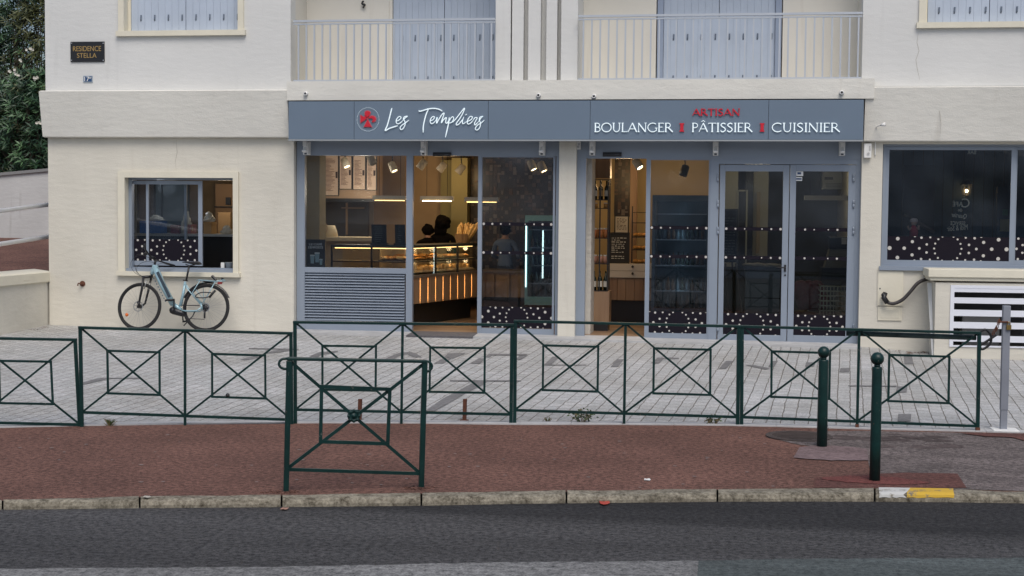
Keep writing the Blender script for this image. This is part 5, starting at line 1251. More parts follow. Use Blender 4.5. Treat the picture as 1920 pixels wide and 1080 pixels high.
# mosaic walls
def mosaic(mb, px0, py0, px1, py1, Y, seed, dens=.45, cell=.072):
    a, b, c, d = RC(px0, py0, px1, py1, Y); rj = random.Random(seed); nx = int((b-a)/cell); nz = int((d-c)/cell)
    mb.box(a, b, Y+.012, Y+.1, c, d, 0)
    for i in range(nx):
        for j in range(nz):
            if rj.random() < dens:
                w1, w2 = rj.choice((.6, .8, .95, .95)), rj.choice((.5, .95, .95)); x, z = a+(i+.02)*cell, c+(j+.02)*cell
                mb.box(x, x+cell*w1, Y+rj.uniform(-.012, .004), Y+.0118, z, z+cell*w2, rj.choice((1, 1, 2, 3)))
MOS = [mat("mosaic_black", (.014, .009, .007), .35), mat("mosaic_brown", (.10, .055, .035), .4), mat("mosaic_dark", (.045, .026, .02), .4), mat("mosaic_grey", (.15, .12, .10), .4)]
s = MB(); mosaic(s, 874, 286, 1062, 520, 5.0, 3); put("mosaic_wall", s, MOS, BLDI)
s = MB(); mosaic(s, 1152, 286, 1181, 406, 3.7, 5, .6, .062); put("mosaic_column", s, MOS, BLDI)
# bay-2 walls
s = MB(); s.box(X(1062, 450, 4.4), X(1345, 450, 4.4), 4.4, 4.5, FL, CZ); put("wall", s, mat("ochre_wall", (.50, .36, .17), .8), BLDI)
s = MB(); s.box(X(1345, 450, 1.0)+.0, X(1345, 450, 1.0)+.08, .35, 7.5, FL, CZ); put("partition", s, DIMW, BLDI)
s = MB(); s.pbox(1096, 290, 1108.5, 632, .35, .9); put("white_column", s, stucco("white_stone", (.50, .47, .42), (.35, .33, .3), bump=1), BLDI)
s = MB(); s.pbox(1181, 290, 1193, 495, 3.4, 3.7); put("pilaster", s, WOODL, BLDI)
s = MB(); s.box(X(507, 450, 7.9)+.2, XS, TW, 7.99, CZ-.06, CZ-.001); put("ceiling", s, mat("shop_ceiling", (.40, .34, .25), .8), BLDI)

# counters and vitrines
def counter(label, P, Q_, wx, name="display_counter", leds=0, vit=True):
    """P,Q: front line on the floor (left,right) ; depth runs away from the viewer"""
    d = (Q_-P); L_ = d.length; d.normalize(); n_ = Vector((-d.y, d.x, 0))
    if n_.y < 0: n_ = -n_
    r = thing(name, label, "counter", (P+Q_)/2, "bakery display counters")
    def bx(mb, u0, u1, v0, v1, z0, z1, m=0):
        f = lambda u, v, z: P+d*u+n_*v+Vector((0, 0, z-P.z)); mb.grid8([f(u0, v0, z0), f(u1, v0, z0), f(u1, v1, z0), f(u0, v1, z0), f(u0, v0, z1), f(u1, v0, z1), f(u1, v1, z1), f(u0, v1, z1)], m)
    s = MB(); bx(s, .04, L_-.02, .14, .75, FL, .62); put("plinth", s, BLACK, r)
    s = MB(); nb = max(2, int(L_/.24)); 
    for k in range(nb): bx(s, L_*k/nb+.012, L_*(k+1)/nb-.012, 0, .04, .62, 1.03)
    bx(s, 0, L_, .045, .8, .62, 1.03); put("front_panel", s, [WOODL], r)
    if leds:
        s = MB()
        for k in range(1, nb): bx(s, L_*k/nb-.008, L_*k/nb+.008, .02, .035, .64, 1.01)
        put("led_strip", s, LEDF, r)
    s = MB(); bx(s, -.02, L_+.0, -.02, .8, 1.031, 1.075); put("worktop", s, mat("taupe_top", (.16, .12, .09), .4), r)
    if not vit: return r, (lambda u, v, z: P+d*u+n_*v+Vector((0, 0, z-P.z))), L_
    s = MB(); 
    nf = max(1, round(L_/.7))
    for k in range(nf+1):
        u = min(L_-.03, max(0, L_*k/nf)); bx(s, u, u+.028, .0, .028, 1.0752, 1.50)
    bx(s, 0, L_, -.002, .03, 1.50, 1.545); bx(s, 0, L_, 0.002, .025, 1.272, 1.290); bx(s, 0, L_, .031, .62, 1.52, 1.54); bx(s, 0, .03, .031, .6, 1.0752, 1.1)
    put("vitrine_frame", s, DARK, r)
    s = MB(); bx(s, .03, L_-.03, .06, .55, 1.285, 1.292); bx(s, .03, L_-.03, .06, .58, 1.10, 1.115); bx(s, .03, L_-.03, .60, .615, 1.08, 1.50); put("shelf", s, mat("shelf_beige", (.45, .36, .24), .5), r)  # the pale back panel in this mesh is added to brighten the case
    s = MB(); bx(s, .04, L_-.04, .10, .115, 1.485, 1.497); bx(s, .04, L_-.04, .07, .08, 1.274, 1.283); put("shelf_light", s, LED, r)
    s = MB(); bx(s, 0.001, L_, .008, .013, 1.076, 1.5); put("vitrine_pane", s, GLASSC, r)
    return r, (lambda u, v, z: P+d*u+n_*v+Vector((0, 0, z-P.z))), L_
fp = lambda px, Y: Vector((X(px, 540, Y), Y, FL))
cA, fA, LA = counter("glass display counter behind the large left shop window, nearly empty", fp(620, .95), fp(770, .95), 0, leds=0)
cB, fB, LB = counter("display counter with glowing vertical light strips seen through the open doorway", fp(773, 1.0), fp(897, 3.2), 0, leds=1)
cC, fC, LC = counter("low rear counter behind the sliding door, left of the tall fridge", fp(900, 3.25), fp(985, 3.25), 0, leds=0, vit=False)
def croissant(mb, c, s=1.0, a=0.0, m=0):
    pts = []; rr = []
    for k in range(9):
        t = -1+k/4; x = t*.065*s; y = -(t*t)*.028*s; pts.append(c+Vector((x*math.cos(a)-y*math.sin(a), x*math.sin(a)+y*math.cos(a), .02*s))); rr.append((.006+.022*(1-abs(t))**.7+(.002 if k % 2 else 0))*s)
    mb.path(pts, rr, 8, m)
for f_, L_, us, e in ((fA, LA, (.3, .9), .5), (fB, LB, (.3, .9, 1.5, 2.1), 1.0)):
    for u in us:
        if u > L_: continue
        for z_ in (1.46, 1.25):
            l = bpy.data.lights.new("lamp_and_fill_glow", 'POINT'); l.energy = e*(1 if z_ > 1.3 else .5); l.color = (1, .68, .32); l.shadow_soft_size = .04; lo = bpy.data.objects.new("lamp_and_fill_glow", l); COL.objects.link(lo); lo.location = f_(u, .14, z_)
rj = random.Random(8)
def tray(label, f, L_, u0, u1, z, kind, grp="pastry trays"):
    c0 = f((u0+u1)/2, .32, z); r = thing("pastry_tray", label, "pastries", c0, grp)
    a_, b_, c_, d__ = f(u0, .1, z), f(u1, .1, z), f(u1, .52, z), f(u0, .52, z); s = MB(); up = Vector((0, 0, .012)); s.grid8([a_, b_, c_, d__, a_+up, b_+up, c_+up, d__+up]); put("tray", s, DARK if kind != 2 else PAPER, r)
    s = MB(); 
    u = u0+.07
    while u < u1-.04:
        for v in (.17, .32, .46):
            c = f(u, v, z+.013)
            if kind == 0:
                croissant(s, c, rj.uniform(.9, 1.2), rj.uniform(-.4, .4));
                if rj.random() < .6: croissant(s, c+Vector((.02, .01, .045)), 1, rj.uniform(-1, 1))
            elif kind == 1: s.ball(c+Vector((0, 0, .03)), .045, 10, 1 if rj.random() < .4 else 0, 1.2, 1, .75)
            else: s.box(c.x-.05, c.x+.05, c.y-.04, c.y+.04, c.z, c.z+.06+rj.uniform(0, .02), 1)
        u += .125
    put("pastry", s, [CRUST, CREAMF], r, True)
tray("croissants heaped on the upper shelf left of the middle post in the lit vitrine", fB, LB, .25, 1.05, 1.293, 0)
tray("golden rolls on the upper shelf right of the middle post in the lit vitrine", fB, LB, 1.2, 2.2, 1.293, 1)
tray("wrapped sandwiches on the lower shelf of the lit vitrine", fB, LB, .5, 1.25, 1.116, 2)
tray("pale sandwiches stacked on the lower shelf deeper in the lit vitrine", fB, LB, 1.35, 2.3, 1.116, 2)
tray("a few pale buns at the right end of the window vitrine", fA, LA, .75, 1.15, 1.293, 1)
# bread basket
c = fB(LB-.10, .25, 1.546); r = thing("bread_basket", "basket of upright baguettes on the far end of the lit display counter", "basket", c)
s = MB(); s.lathe(c, [(.12, 0), (.15, .14), (.155, .15), (.14, .15), (.115, .02)], 16); put("basket", s, wood("wicker", (.25, .15, .07), (.14, .08, .04)), r)
s = MB()
for k in range(26):
    a = rj.uniform(0, 6.28); q_ = rj.uniform(.02, .11); b = c+Vector((math.cos(a)*q_, math.sin(a)*q_, .05)); t = b+Vector((math.cos(a)*.10+rj.uniform(-.03, .12), math.sin(a)*.05, rj.uniform(.20, .30))); s.path([b, (b+t)/2, t-(t-b)*.06, t], [.026, .028, .022, .008], 8)
put("baguette", s, mat("baguette_pale", (.58, .36, .13), .6, var=.25, vscale=20), r, True)
# price boards
for k, (x0, x1, wh) in enumerate(((697, 725, "taller black price board standing on the window counter with a white sticker"), (741, 760, "black price board at the right edge of the large window, cut by the post"))):
    a, b, c_, d__ = RC(x0, 421, x1, 460, 1.25); c_ = 1.541; r = thing("price_board", wh, "price board", ((a+b)/2, 1.25, c_), "black price boards")
    s = MB(); s.extr([(a, 1.25, c_), (b, 1.25, c_), (b, 1.22, d__), (a, 1.22, d__)][:4], (0, .02, 0)); put("board", s, CHALK, r)
    s = MB()
    for q_ in range(8): s.box(a+.05+rj.uniform(0, .02), b-.05-rj.uniform(0, .05), 1.205, 1.209, c_+.05+q_*.033, c_+.058+q_*.033)
    put("writing", s, mat("faint_chalk", (.12, .13, .13), .8), r)
    s = MB(); s.box(a-.02, b+.02, 1.22, 1.29, c_-.0, c_+.03); put("foot", s, DARK, r)
# menu boards
MEN = mat("menu_paper", (.62, .47, .37), .7); MTX = mat("menu_text", (.16, .08, .06), .8); MDK = mat("menu_picture", (.05, .03, .03), .7)
for k, (x0, y0, x1, y1) in enumerate(((601, 290, 635, 366), (636, 293, 660, 354), (661.5, 293, 685.5, 355), (687, 293, 706, 356))):
    a, b, c_, d__ = RC(x0, y0, x1, y1, 3.38); r = thing("menu_board", ("tallest of the paper menu boards above the counter, at the left", "menu board right of the tallest one", "third menu board from the left above the counter", "rightmost menu board above the counter, beside the hanging lamp")[k], "menu board", ((a+b)/2, 3.38, c_), "menu boards over the counter")
    s = MB(); s.box(a+.01, b-.01, 3.38, 3.40, c_, d__); put("sheet", s, MEN, r)
    s = MB(); s.box(a-.004, a+.008, 3.37, 3.405, c_, d__); s.box(b-.008, b+.004, 3.37, 3.405, c_, d__); s.box(a, b, 3.37, 3.405, c_-.012, c_-.0005); put("frame", s, DARK, r)
    s = MB(); zz = d__-.08
    while zz > c_+.06:
        s.box(a+.03, a+.03+(b-a-.09)*rj.uniform(.5, 1), 3.3755, 3.379, zz, zz+.008); zz -= .022
    put("writing", s, MTX, r)
    s = MB(); s.box(b-.055, b-.02, 3.374, 3.379, c_+(d__-c_)*.42, c_+(d__-c_)*.58); put("picture", s, MDK, r)
# hanging lamps
for k, (x0, x1, y, Y, wh) in enumerate(((700, 762, 372, 2.2, "behind the large left window"), (789, 850, 373, 2.2, "in the first open doorway"), (872, 935, 375, 2.2, "half behind the sliding door edge"), (1508, 1590, 372, 2.6, "unlit behind the right glazed door"))):
    a, b = X(x0, y, Y), X(x1, y, Y); z = Z(y, (x0+x1)/2, Y); r = thing("pendant_lamp", "long flat white hanging lamp "+wh, "lamp", ((a+b)/2, Y, z), "long hanging lamps")
    s = MB(); s.box(a, b, Y-.06, Y+.06, z-.03, z+.045); put("shade", s, mat("lamp_white", (.55, .52, .45), .5) if k == 0 else bpy.data.materials["lamp_white"], r)
    if k < 3:
        s = MB(); s.box(a+.04, b-.04, Y-.066, Y+.05, z-.040, z-.0302); put("tube", s, LAMP if k == 1 else LED, r)
    s = MB()
    for xx in (a+.1, b-.1): s.path([(xx, Y, z+.045), (xx, Y, CZ-.06)], .004, 5)
    put("wire", s, DARK, r)
# ceiling spots
for k, (px, py, Y, lit, dx, wh) in enumerate(((648, 306, 3.0, 1, .5, "lit ceiling spot left of the others behind the large window"), (737, 314, 2.6, 1, .5, "lit ceiling spot near the right edge of the large window"), (697, 300, 1.6, 0, .5, "unlit grey ceiling spot behind the top of the large window"),
        (791, 309, 2.2, 0, .5, "pale spot at the left top of the first open doorway"), (828, 314, 2.9, 0, .5, "pale spot in the middle of the first doorway's top"), (863, 318, 3.4, 0, .4, "pale spot at the right of the first doorway's top"),
        (998, 311, 2.2, 1, .5, "lit spot behind the sliding door, left one of the pair"), (1017, 314, 2.0, 1, .5, "lit spot behind the sliding door, right one of the pair"), (1196, 308, 1.0, 1, .7, "bright lit spotlight hanging in the second doorway"), (1283, 321, 2.0, 0, -.3, "dark spot behind the second sliding door"))):
    p = F(px, py, Y); r = thing("spotlight", wh, "spotlight", p, "ceiling spotlights")
    ax = Vector((dx, -.25, -1)).normalized() if not k == 8 else Vector((.55, -.35, -.8)).normalized()
    if k in (3, 4, 5): ax = Vector((-.6, -.1, -.8)).normalized()
    s = MB(); s.lathe(p, [(.045, -.10), (.062, -.08), (.066, .075), (.055, .077), (.05, .04)], 16, axis=ax); put("body", s, mat("spot_white", (.50, .46, .38), .5) if k == 0 else bpy.data.materials["spot_white" if k != 9 else "black_plastic"], r, True)
    s = MB(); s.path([p-ax*.05, (p.x, p.y, CZ-.05)], .010, 6); put("stem", s, DARK, r)
    if lit:
        s = MB(); s.lathe(p, [(.05, .050), (.05, .060)], 16, axis=ax); put("bulb", s, LAMP, r)
        l = bpy.data.lights.new("spot_glow", 'SPOT'); l.energy = 14 if k != 8 else 22; l.color = (1, .68, .36); l.spot_size = R_(110); l.spot_blend = .7; l.shadow_soft_size = .05
        lo = bpy.data.objects.new("spot_glow", l); COL.objects.link(lo); lo.location = p+ax*.10; lo.rotation_euler = (-ax).to_track_quat('Z', 'Y').to_euler()
for (px, py, Y, e, col) in ((680, 360, 2.6, 20, (1, .87, .70)), (620, 350, 1.6, 4, (1, .88, .72)), (820, 385, 2.2, 9, (1, .68, .36)), (905, 385, 2.4, 3, (1, .68, .36)), (1170, 330, 2.2, 14, (1, .66, .32)), (1270, 330, 3.2, 8, (1, .78, .55)), (850, 330, 4.0, 9, (1, .66, .32))):  # some stand at lit lamps, others are added fill without a fitting
    l = bpy.data.lights.new("lamp_and_fill_glow", 'POINT'); l.energy = e; l.color = col; l.shadow_soft_size = .15; lo = bpy.data.objects.new("lamp_and_fill_glow", l); COL.objects.link(lo); lo.location = F(px, py, Y)
# tall fridges
def fridge(label, x0, y0, x1, y1, Y, fm_, lit, glow):
    a, b, c_, d__ = RC(x0, y0, x1, y1, Y); r = thing("display_fridge", label, "fridge", ((a+b)/2, Y, c_))
    t = .05
    s = MB(); s.box(a, a+t, Y, Y+.6, c_, d__); s.box(b-t, b, Y, Y+.6, c_, d__); s.box(a+t, b-t, Y, Y+.6, d__-.09, d__); s.box(a+t, b-t, Y, Y+.6, c_, c_+.14); s.box(a+t, b-t, Y+.55, Y+.6, c_+.14, d__-.09, 1); put("cabinet", s, [fm_, mat("fridge_back", glow, .6)], r)
    s = MB(); n = 4
    for k in range(n): z = c_+.2+(d__-c_-.3)*(k+.5)/n; s.box(a+t, b-t, Y+.06, Y+.54, z, z+.015)
    put("shelf", s, ALU, r)
    s = MB()
    for k in range(n):
        z = c_+.2+(d__-c_-.3)*(k-.5)/n+.015 if k else c_+.1401
        u = a+t+.05
        while u < b-t-.03:
            hh = rj.uniform(.16, .22); s.lathe((u, Y+.2, z), [(.028, 0), (.03, hh*.55), (.012, hh*.8), (.012, hh)], 8, rj.choice((0, 0, 1, 2))); u += .075
    put("bottle", s, [BOTTLE, mat("juice", (.12, .05, .02), .3), mat("label_pale", (.10, .13, .15), .5)], r, True)
    s = MB()
    if lit:
        s.box(a+.012, a+.03, Y-.012, Y-.001, c_+.3, d__-.15); s.box((a+b)/2-.0, (a+b)/2+.022, Y+.10, Y+.12, c_+.45, d__-.25); put("light_strip", s, COOL, r)
    pane(r, a+t, b-t, c_+.14, d__-.09, Y-.0+.02)
    return r
fridge("tall lit drinks fridge with pale teal frame behind the first sliding door", 984, 404, 1046, 572, 3.0, mat("teal_frame", (.16, .36, .40), .35, emit=(.2, .8, .9), es=.0), True, (.02, .03, .035))
s = MB(); a, b, c_, d__ = RC(980, 572, 1050, 600, 3.0); s.box(a, b, 3.0, 3.6, FL, c_-.002); tag(put("fridge_base", s, BLACK), "low dark base carrying the teal framed fridge", "base")
fridge("large dark blue fridge cabinet behind the second sliding door", 1222, 366, 1330, 596, 1.3, mat("fridge_blue", (.03, .055, .085), .3), False, (.06, .10, .13))
for y_ in (395, 440, 490, 540):
    l = bpy.data.lights.new("fridge_glow", 'POINT'); l.energy = .9; l.color = (.6, .85, 1); l.shadow_soft_size = .15; lo = bpy.data.objects.new("fridge_glow", l); COL.objects.link(lo); lo.location = F(1275, y_, 1.4)
# takeaway poster on the window
a, b, c_, d__ = RC(574, 449, 610, 504, YF+.06); r = thing("takeaway_poster", "black poster with three pale cups stuck in the corner of the large window", "poster", ((a+b)/2, YF+.05, c_))
s = MB(); s.box(a, b, YF+.055, YF+.062, c_, d__); put("sheet", s, BLACK, r, bevel=.003)
s = MB(); yp = YF+.0545; h = d__-c_; text_mesh(s, "LE CAFÉ", a+.05, c_+h*.80, h*.085, yp, b-a-.10, .002); text_mesh(s, "S'EMPORTE", a+.035, c_+h*.69, h*.08, yp, b-a-.07, .002); put("lettering", s, WPLAST, r)
s = MB()
for cx, cz, w_, hh in ((.33, .18, .22, .30), (.58, .22, .24, .34), (.78, .14, .16, .20)):
    x = a+(b-a)*cx; z = c_+h*cz; W_ = (b-a)*w_; H_ = h*hh; s.extr([(x-W_*.36, yp, z), (x+W_*.36, yp, z), (x+W_*.5, yp, z+H_*.85), (x-W_*.5, yp, z+H_*.85)], (0, -.003, 0)); s.box(x-W_*.54, x+W_*.54, yp-.005, yp, z+H_*.855, z+H_, 1)
put("cup", s, [mat("cup_teal", (.25, .36, .38), .5), mat("cup_lid", (.6, .62, .6), .5)], r)
# cup stack lamp shade and fan on the back counter
c = Vector((X(617, 447, 2.2), 2.2, Z(445.5, 617, 2.2))); s = MB(); s.lathe(c, [(.16, 0), (.13, .12), (.10, .20), (.06, .205)], 20); tag(put("white_shade", s, CREAMW, smooth=True), "white tapered tub standing on the back counter beside the stone column", "tub")
c = F(598, 428, 1.9); r = thing("wall_fan", "round fan half hidden by the stone column", "fan", c); s = MB(); N = 24
for k in range(N): t = 2*math.pi*k/N; t2 = 2*math.pi*(k+1)/N; s.path([c+Vector((math.cos(t)*.14, 0, math.sin(t)*.14)), c+Vector((math.cos(t2)*.14, 0, math.sin(t2)*.14))], .008, 5)
put("ring", s, mat("fan_beige", (.4, .28, .2), .5), r); s = MB()
for k in range(3): t = k*2.09; s.extr([c+Vector((0, .02, 0)), c+Vector((math.cos(t)*.12, .02, math.sin(t)*.12)), c+Vector((math.cos(t+.7)*.11, .03, math.sin(t+.7)*.11))], (0, .005, 0))
s.path([c+Vector((0, .03, -.14)), (c.x, c.y+.03, Z(445, 600, 1.9))], .015, 6); put("blade", s, CREAMW, r)
# bottle shelf in the second doorway
r = thing("bottle_shelf", "black metal shelf of wine bottles and jars inside the second doorway", "shelf", F(1124, 600, 1.0)); Y0 = 1.0
a, b, c_, d__ = RC(1108, 336, 1141, 545, Y0); s = MB()
for xx in (a, (a+b)/2-.01, b-.02): s.box(xx, xx+.02, Y0, Y0+.02, c_, d__); 
for xx in (a, b-.02): s.box(xx, xx+.02, Y0+.3, Y0+.32, c_, d__)
SH = [Z(y, 1124, Y0) for y in (545, 494, 446, 390, 374)]
for z in SH+[d__]: s.box(a+.02, b-.02, Y0+.001, Y0+.319, z-.012, z)
put("frame", s, DARK, r)
s = MB(); a2, b2, c2_, d2 = RC(1108, 545, 1142, 625, Y0-.02); s.box(a2, b2, Y0-.02, Y0+.4, FL+.12, c_-.013); put("base_box", s, WOODL, r); s = MB(); s.box(a2+.01, b2-.02, Y0, Y0+.38, FL, FL+.12); put("kickboard", s, BLACK, r)
for z, n, hh, lab in ((Z(374, 1124, Y0), 3, .29, "wine bottle on the top shelf of the black rack"), (SH[0], 3, .30, "bottle with pale label on the lowest shelf of the black rack")):
    for k in range(n):
        x = a+.045+k*(b-a-.09)/(n-1); q_ = Vector((x, Y0+.12, z)); rb_ = thing("wine_bottle", lab, "bottle", q_, "bottles on the black rack, shelf at "+("top" if hh < .3 else "bottom"))
        s = MB(); s.lathe(q_, [(.036, 0), (.037, hh*.58), (.03, hh*.66), (.014, hh*.76), (.013, hh), (.004, hh)], 14); put("glass", s, BOTTLE, rb_, True)
        s = MB(); s.lathe(q_, [(.0378, hh*.18), (.0380, hh*.48)], 14); put("label", s, PAPER if k % 2 == 0 or hh > .29 else mat("label_tan", (.35, .22, .1), .6), rb_)
for zi, (z, n, hh, m_) in enumerate(((SH[1], 3, .13, 0), (SH[2], 3, .15, 1), (SH[3], 2, .08, 2))):
    for k in range(n):
        x = a+.05+k*(b-a-.1)/(max(1, n-1)); q_ = Vector((x, Y0+.1, z)); s = MB(); s.lathe(q_, [(.04, 0), (.042, hh*.8), (.032, hh*.85)], 12, 0); s.lathe(q_+Vector((0, 0, hh*.851)), [(.036, 0), (.036, hh*.15)], 12, 1)
        tag(put("jar", s, [(mat("jar_pink", (.42, .2, .13), .5) if zi == 0 else mat("jar_orange", (.5, .17, .05), .5) if zi == 1 else CRUST), PAPER], smooth=True), ("reddish jar on the second lowest shelf of the black rack", "orange labelled jar in the middle of the black rack", "small loaf tub on the upper middle shelf of the black rack")[zi], "jar", ("jars low on the rack", "jars mid rack", "tubs on the rack")[zi])
s = MB(); s.pbox(1111, 290, 1144, 334, 1.3, 1.6); tag(put("wood_panel", s, WOODL), "light wood panel above the bottle shelf in the second doorway", "panel")
# side counter with drawers, notice, chalkboard, bread rack
Yc = 2.7; r = thing("drawer_counter", "counter with two white drawers over a light wood front in the second doorway", "counter", F(1180, 602, Yc))
s = MB(); s.pbox(1141, 563, 1222, 603, Yc+.1, Yc+.6); put("plinth", s, BLACK, r)
s = MB(); a, b, c_, d__ = RC(1141, 522, 1222, 563, Yc)
for k in range(5): s.box(a+(b-a)*k/5+.003, a+(b-a)*(k+1)/5-.003, Yc, Yc+.6, c_, d__)
put("front_panel", s, WOODL, r)
s = MB(); a, b, c_, d__ = RC(1141, 495, 1222, 521, Yc); zm = (c_+d__)/2; s.box(a, b, Yc-.015, Yc+.6, c_+.003, zm-.003); s.box(a, b, Yc-.015, Yc+.6, zm+.003, d__); dr = put("drawer", s, mat("drawer_white", (.55, .50, .42), .5), r)
s = MB()
for y_ in (500, 513): s.ball(F(1186, y_, Yc-.03), .022, 10)
put("knob", s, DARK, dr, True)
def sheet(name, label, cat_, x0, y0, x1, y1, Y, m_, lines=0, lm=None, frame=None, txt=None):
    a, b, c_, d__ = RC(x0, y0, x1, y1, Y); r = thing(name, label, cat_, ((a+b)/2, Y, c_)); s = MB(); s.box(a, b, Y, Y+.015, c_, d__); put("board", s, m_, r)
    if lines:
        s = MB(); z = d__-(d__-c_)*.16
        for k in range(lines):
            u = a+(b-a)*.1
            while u < b-(b-a)*.2 and rj.random() < .93:
                w__ = rj.uniform(.02, .06); s.box(u, min(u+w__, b-.02), Y-.003, Y-.0005, z, z+rj.uniform(.008, .016)); u += w__+.015
            z -= (d__-c_)*.75/lines
        put("writing", s, lm, r)
    if frame:
        s = MB(); s.box(a-.02, a-.001, Y-.01, Y+.02, c_-.02, d__+.02); s.box(b+.001, b+.02, Y-.01, Y+.02, c_-.02, d__+.02); s.box(a, b, Y-.01, Y+.02, d__+.001, d__+.02); put("frame", s, frame, r)
    return r
sheet("notice", "framed paper notice below the mosaic column in the second doorway", "notice", 1154, 406, 1177, 436, 3.6, PAPER, 9, mat("ink", (.2, .17, .14), .8), DARK)
sheet("chalkboard", "black chalkboard leaning on the drawer counter in the second doorway", "chalkboard", 1143, 438, 1178, 494, 2.8, CHALK, 11, CHALKT, DARK)
r = thing("bread_rack", "dark rack with breads beside the chalkboard in the second doorway", "rack", F(1198, 494, 2.9)); s = MB(); a, b, c_, d__ = RC(1184, 398, 1214, 494, 2.9)
s.box(a, a+.02, 2.9, 2.92, c_, d__+.1); s.box(b-.02, b, 2.9, 2.92, c_, d__)
RS = [c_, c_+(d__-c_)*.27, c_+(d__-c_)*.52, c_+(d__-c_)*.8, d__]
for z in RS: s.box(a+.02, b-.02, 2.9, 3.2, z-.012, z)
put("frame", s, DARK, r); s = MB()
for z in RS[:3]:
    for k in range(3): s.ball(Vector((a+.07+k*.07, 3.0, z+.035)), .045, 8, 0, 1.3, 1, .75)
put("bread", s, CRUST, r, True)
# ---- dim room behind the double doors
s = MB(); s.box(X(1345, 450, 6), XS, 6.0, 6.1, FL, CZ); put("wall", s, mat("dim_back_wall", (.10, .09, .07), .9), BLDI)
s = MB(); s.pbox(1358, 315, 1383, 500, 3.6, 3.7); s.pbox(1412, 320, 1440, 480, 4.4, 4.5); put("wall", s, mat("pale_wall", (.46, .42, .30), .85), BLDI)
s = MB(); 
for x0, y0, x1, y1, m_ in ((1381, 356, 1384, 500, 0), (1398, 356, 1401, 500, 0), (1384, 356, 1398, 359, 0), (1386, 362, 1397, 415, 1)): s.pbox(x0, y0, x1, y1, 3.55, 3.6, m_)
put("inner_door", s, [mat("door_cream", (.42, .40, .30), .6), DARK], BLDI)
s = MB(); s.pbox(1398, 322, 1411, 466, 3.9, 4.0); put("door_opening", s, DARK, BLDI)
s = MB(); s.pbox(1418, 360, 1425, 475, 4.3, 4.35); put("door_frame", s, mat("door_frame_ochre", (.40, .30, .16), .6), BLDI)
r = thing("freezer_cabinet", "low grey white cabinet behind the left glazed door", "cabinet", F(1435, 600, 1.8)); s = MB(); s.pbox(1397, 508, 1462, 592, 1.8, 2.5); put("body", s, mat("cabinet_grey", (.15, .17, .17), .5), r); s = MB(); s.pbox(1395, 500, 1464, 507.5, 1.78, 2.5); put("lid", s, mat("lid_dark", (.04, .04, .04), .5), r)
s = MB(); s.pbox(1396, 558, 1463, 560, 1.79, 1.8); put("trim", s, DARK, r)
r = sheet("menu_easel", "black chalkboard easel just inside the left glazed door", "easel", 1356, 394, 1381, 492, .9, CHALK, 14, mat("dim_chalk", (.12, .12, .11), .8), DARK); s = MB()
s.path([F(1360, 494, .9), F(1366, 592, .8)], .018, 6); s.path([F(1380, 494, .9), F(1391, 592, .8)], .018, 6); s.path([F(1372, 470, 1.0), F(1377, 585, 1.5)], .014, 6); put("leg", s, wood("easel_wood", (.12, .08, .05), (.07, .05, .03)), r)
r = thing("cloth_heap", "pale folded cloths lying on the low cabinet behind the left glazed door", "cloths", F(1425, 500, 2.0)); s = MB()
for k in range(7): s.ball(F(1405+k*8, 498+rj.uniform(-2, 1), 2.0), .09, 10, 0, 1.3, 1.2, .35)
put("cloth", s, mat("cloth_cream", (.35, .30, .2), .9, bump=.5), r, True)
r = thing("wall_unit", "pale air conditioning unit high behind the right glazed door", "air conditioner", F(1563, 352, 5.0)); s = MB(); s.pbox(1542, 322, 1588, 355, 5.0, 5.4); put("housing", s, mat("unit_cream", (.30, .29, .24), .6), r); s = MB(); s.pbox(1546, 332, 1562, 337, 4.99, 5.0); 
for k in range(4): s.pbox(1548, 344+k*2.6, 1586, 345+k*2.6, 4.99, 5.0)
put("grille", s, DARK, r)
r = thing("till_machine", "beige machine with dark top behind the right glazed door", "machine", F(1565, 520, 2.0)); s = MB(); a, b, c_, d__ = RC(1546, 468, 1590, 502, 2.0); s.extr([(a, 2.0, c_), (b+.1, 2.0, c_), (b+.1, 2.0, d__), (a+.08, 2.0, d__)], (0, .4, 0)); put("body", s, mat("machine_beige", (.22, .20, .14), .5), r)
s = MB(); s.pbox(1556, 445, 1592, 467, 1.98, 2.4); put("top", s, DARK, r); s = MB(); s.pbox(1578, 446, 1590, 458, 1.96, 1.979); put("tag", s, PAPER, r)
s = MB(); s.pbox(1540, 502.5, 1600, 545, 2.0, 2.5); put("stand", s, mat("stand_dark", (.03, .03, .03), .6), r)
r = thing("red_bags", "dark red sacks on the floor behind the right glazed door", "bags", F(1518, 590, 1.3)); s = MB()
for k in range(6): s.ball(F(1502+k*7, 545+(k % 2)*18, 1.3), .15, 12, 0, 1, .8, 1.1)
put("sack", s, mat("sack_red", (.13, .02, .02), .8, bump=.6, bscale=12), r, True)
r = thing("milk_crate", "pale plastic crate standing inside the right glazed door", "crate", F(1562, 590, .8)); a, b, c_, d__ = RC(1537, 537, 1590, 592, .8); s = MB()
for k in range(7): z = c_+(d__-c_)*k/6; s.box(a, b, .8, .82, z-.008 if k else z, z+.012); s.box(a, a+.015, .82, 1.15, z-.006 if k else z, z+.012)
for k in range(9): x = a+(b-a-.012)*k/8; s.box(x, x+.012, .797, .823, c_-.002, d__+.014)
put("lattice", s, mat("crate_cream", (.32, .29, .18), .6), r)
a, b, c_, d__ = RC(1537, 592, 1590, 640, .8); s = MB(); s.box(a, b, .8, 1.2, FL, c_-.004); tag(put("floor_box", s, mat("box_dark", (.03, .03, .03), .7)), "dark box under the pale crate inside the right door", "box")
s = MB(); text_mesh(s, "OPENWIPE", X(1545, 400, 4.8), Z(403, 1560, 4.8), .09, 4.8, .35, .003, mirror=True) if False else None
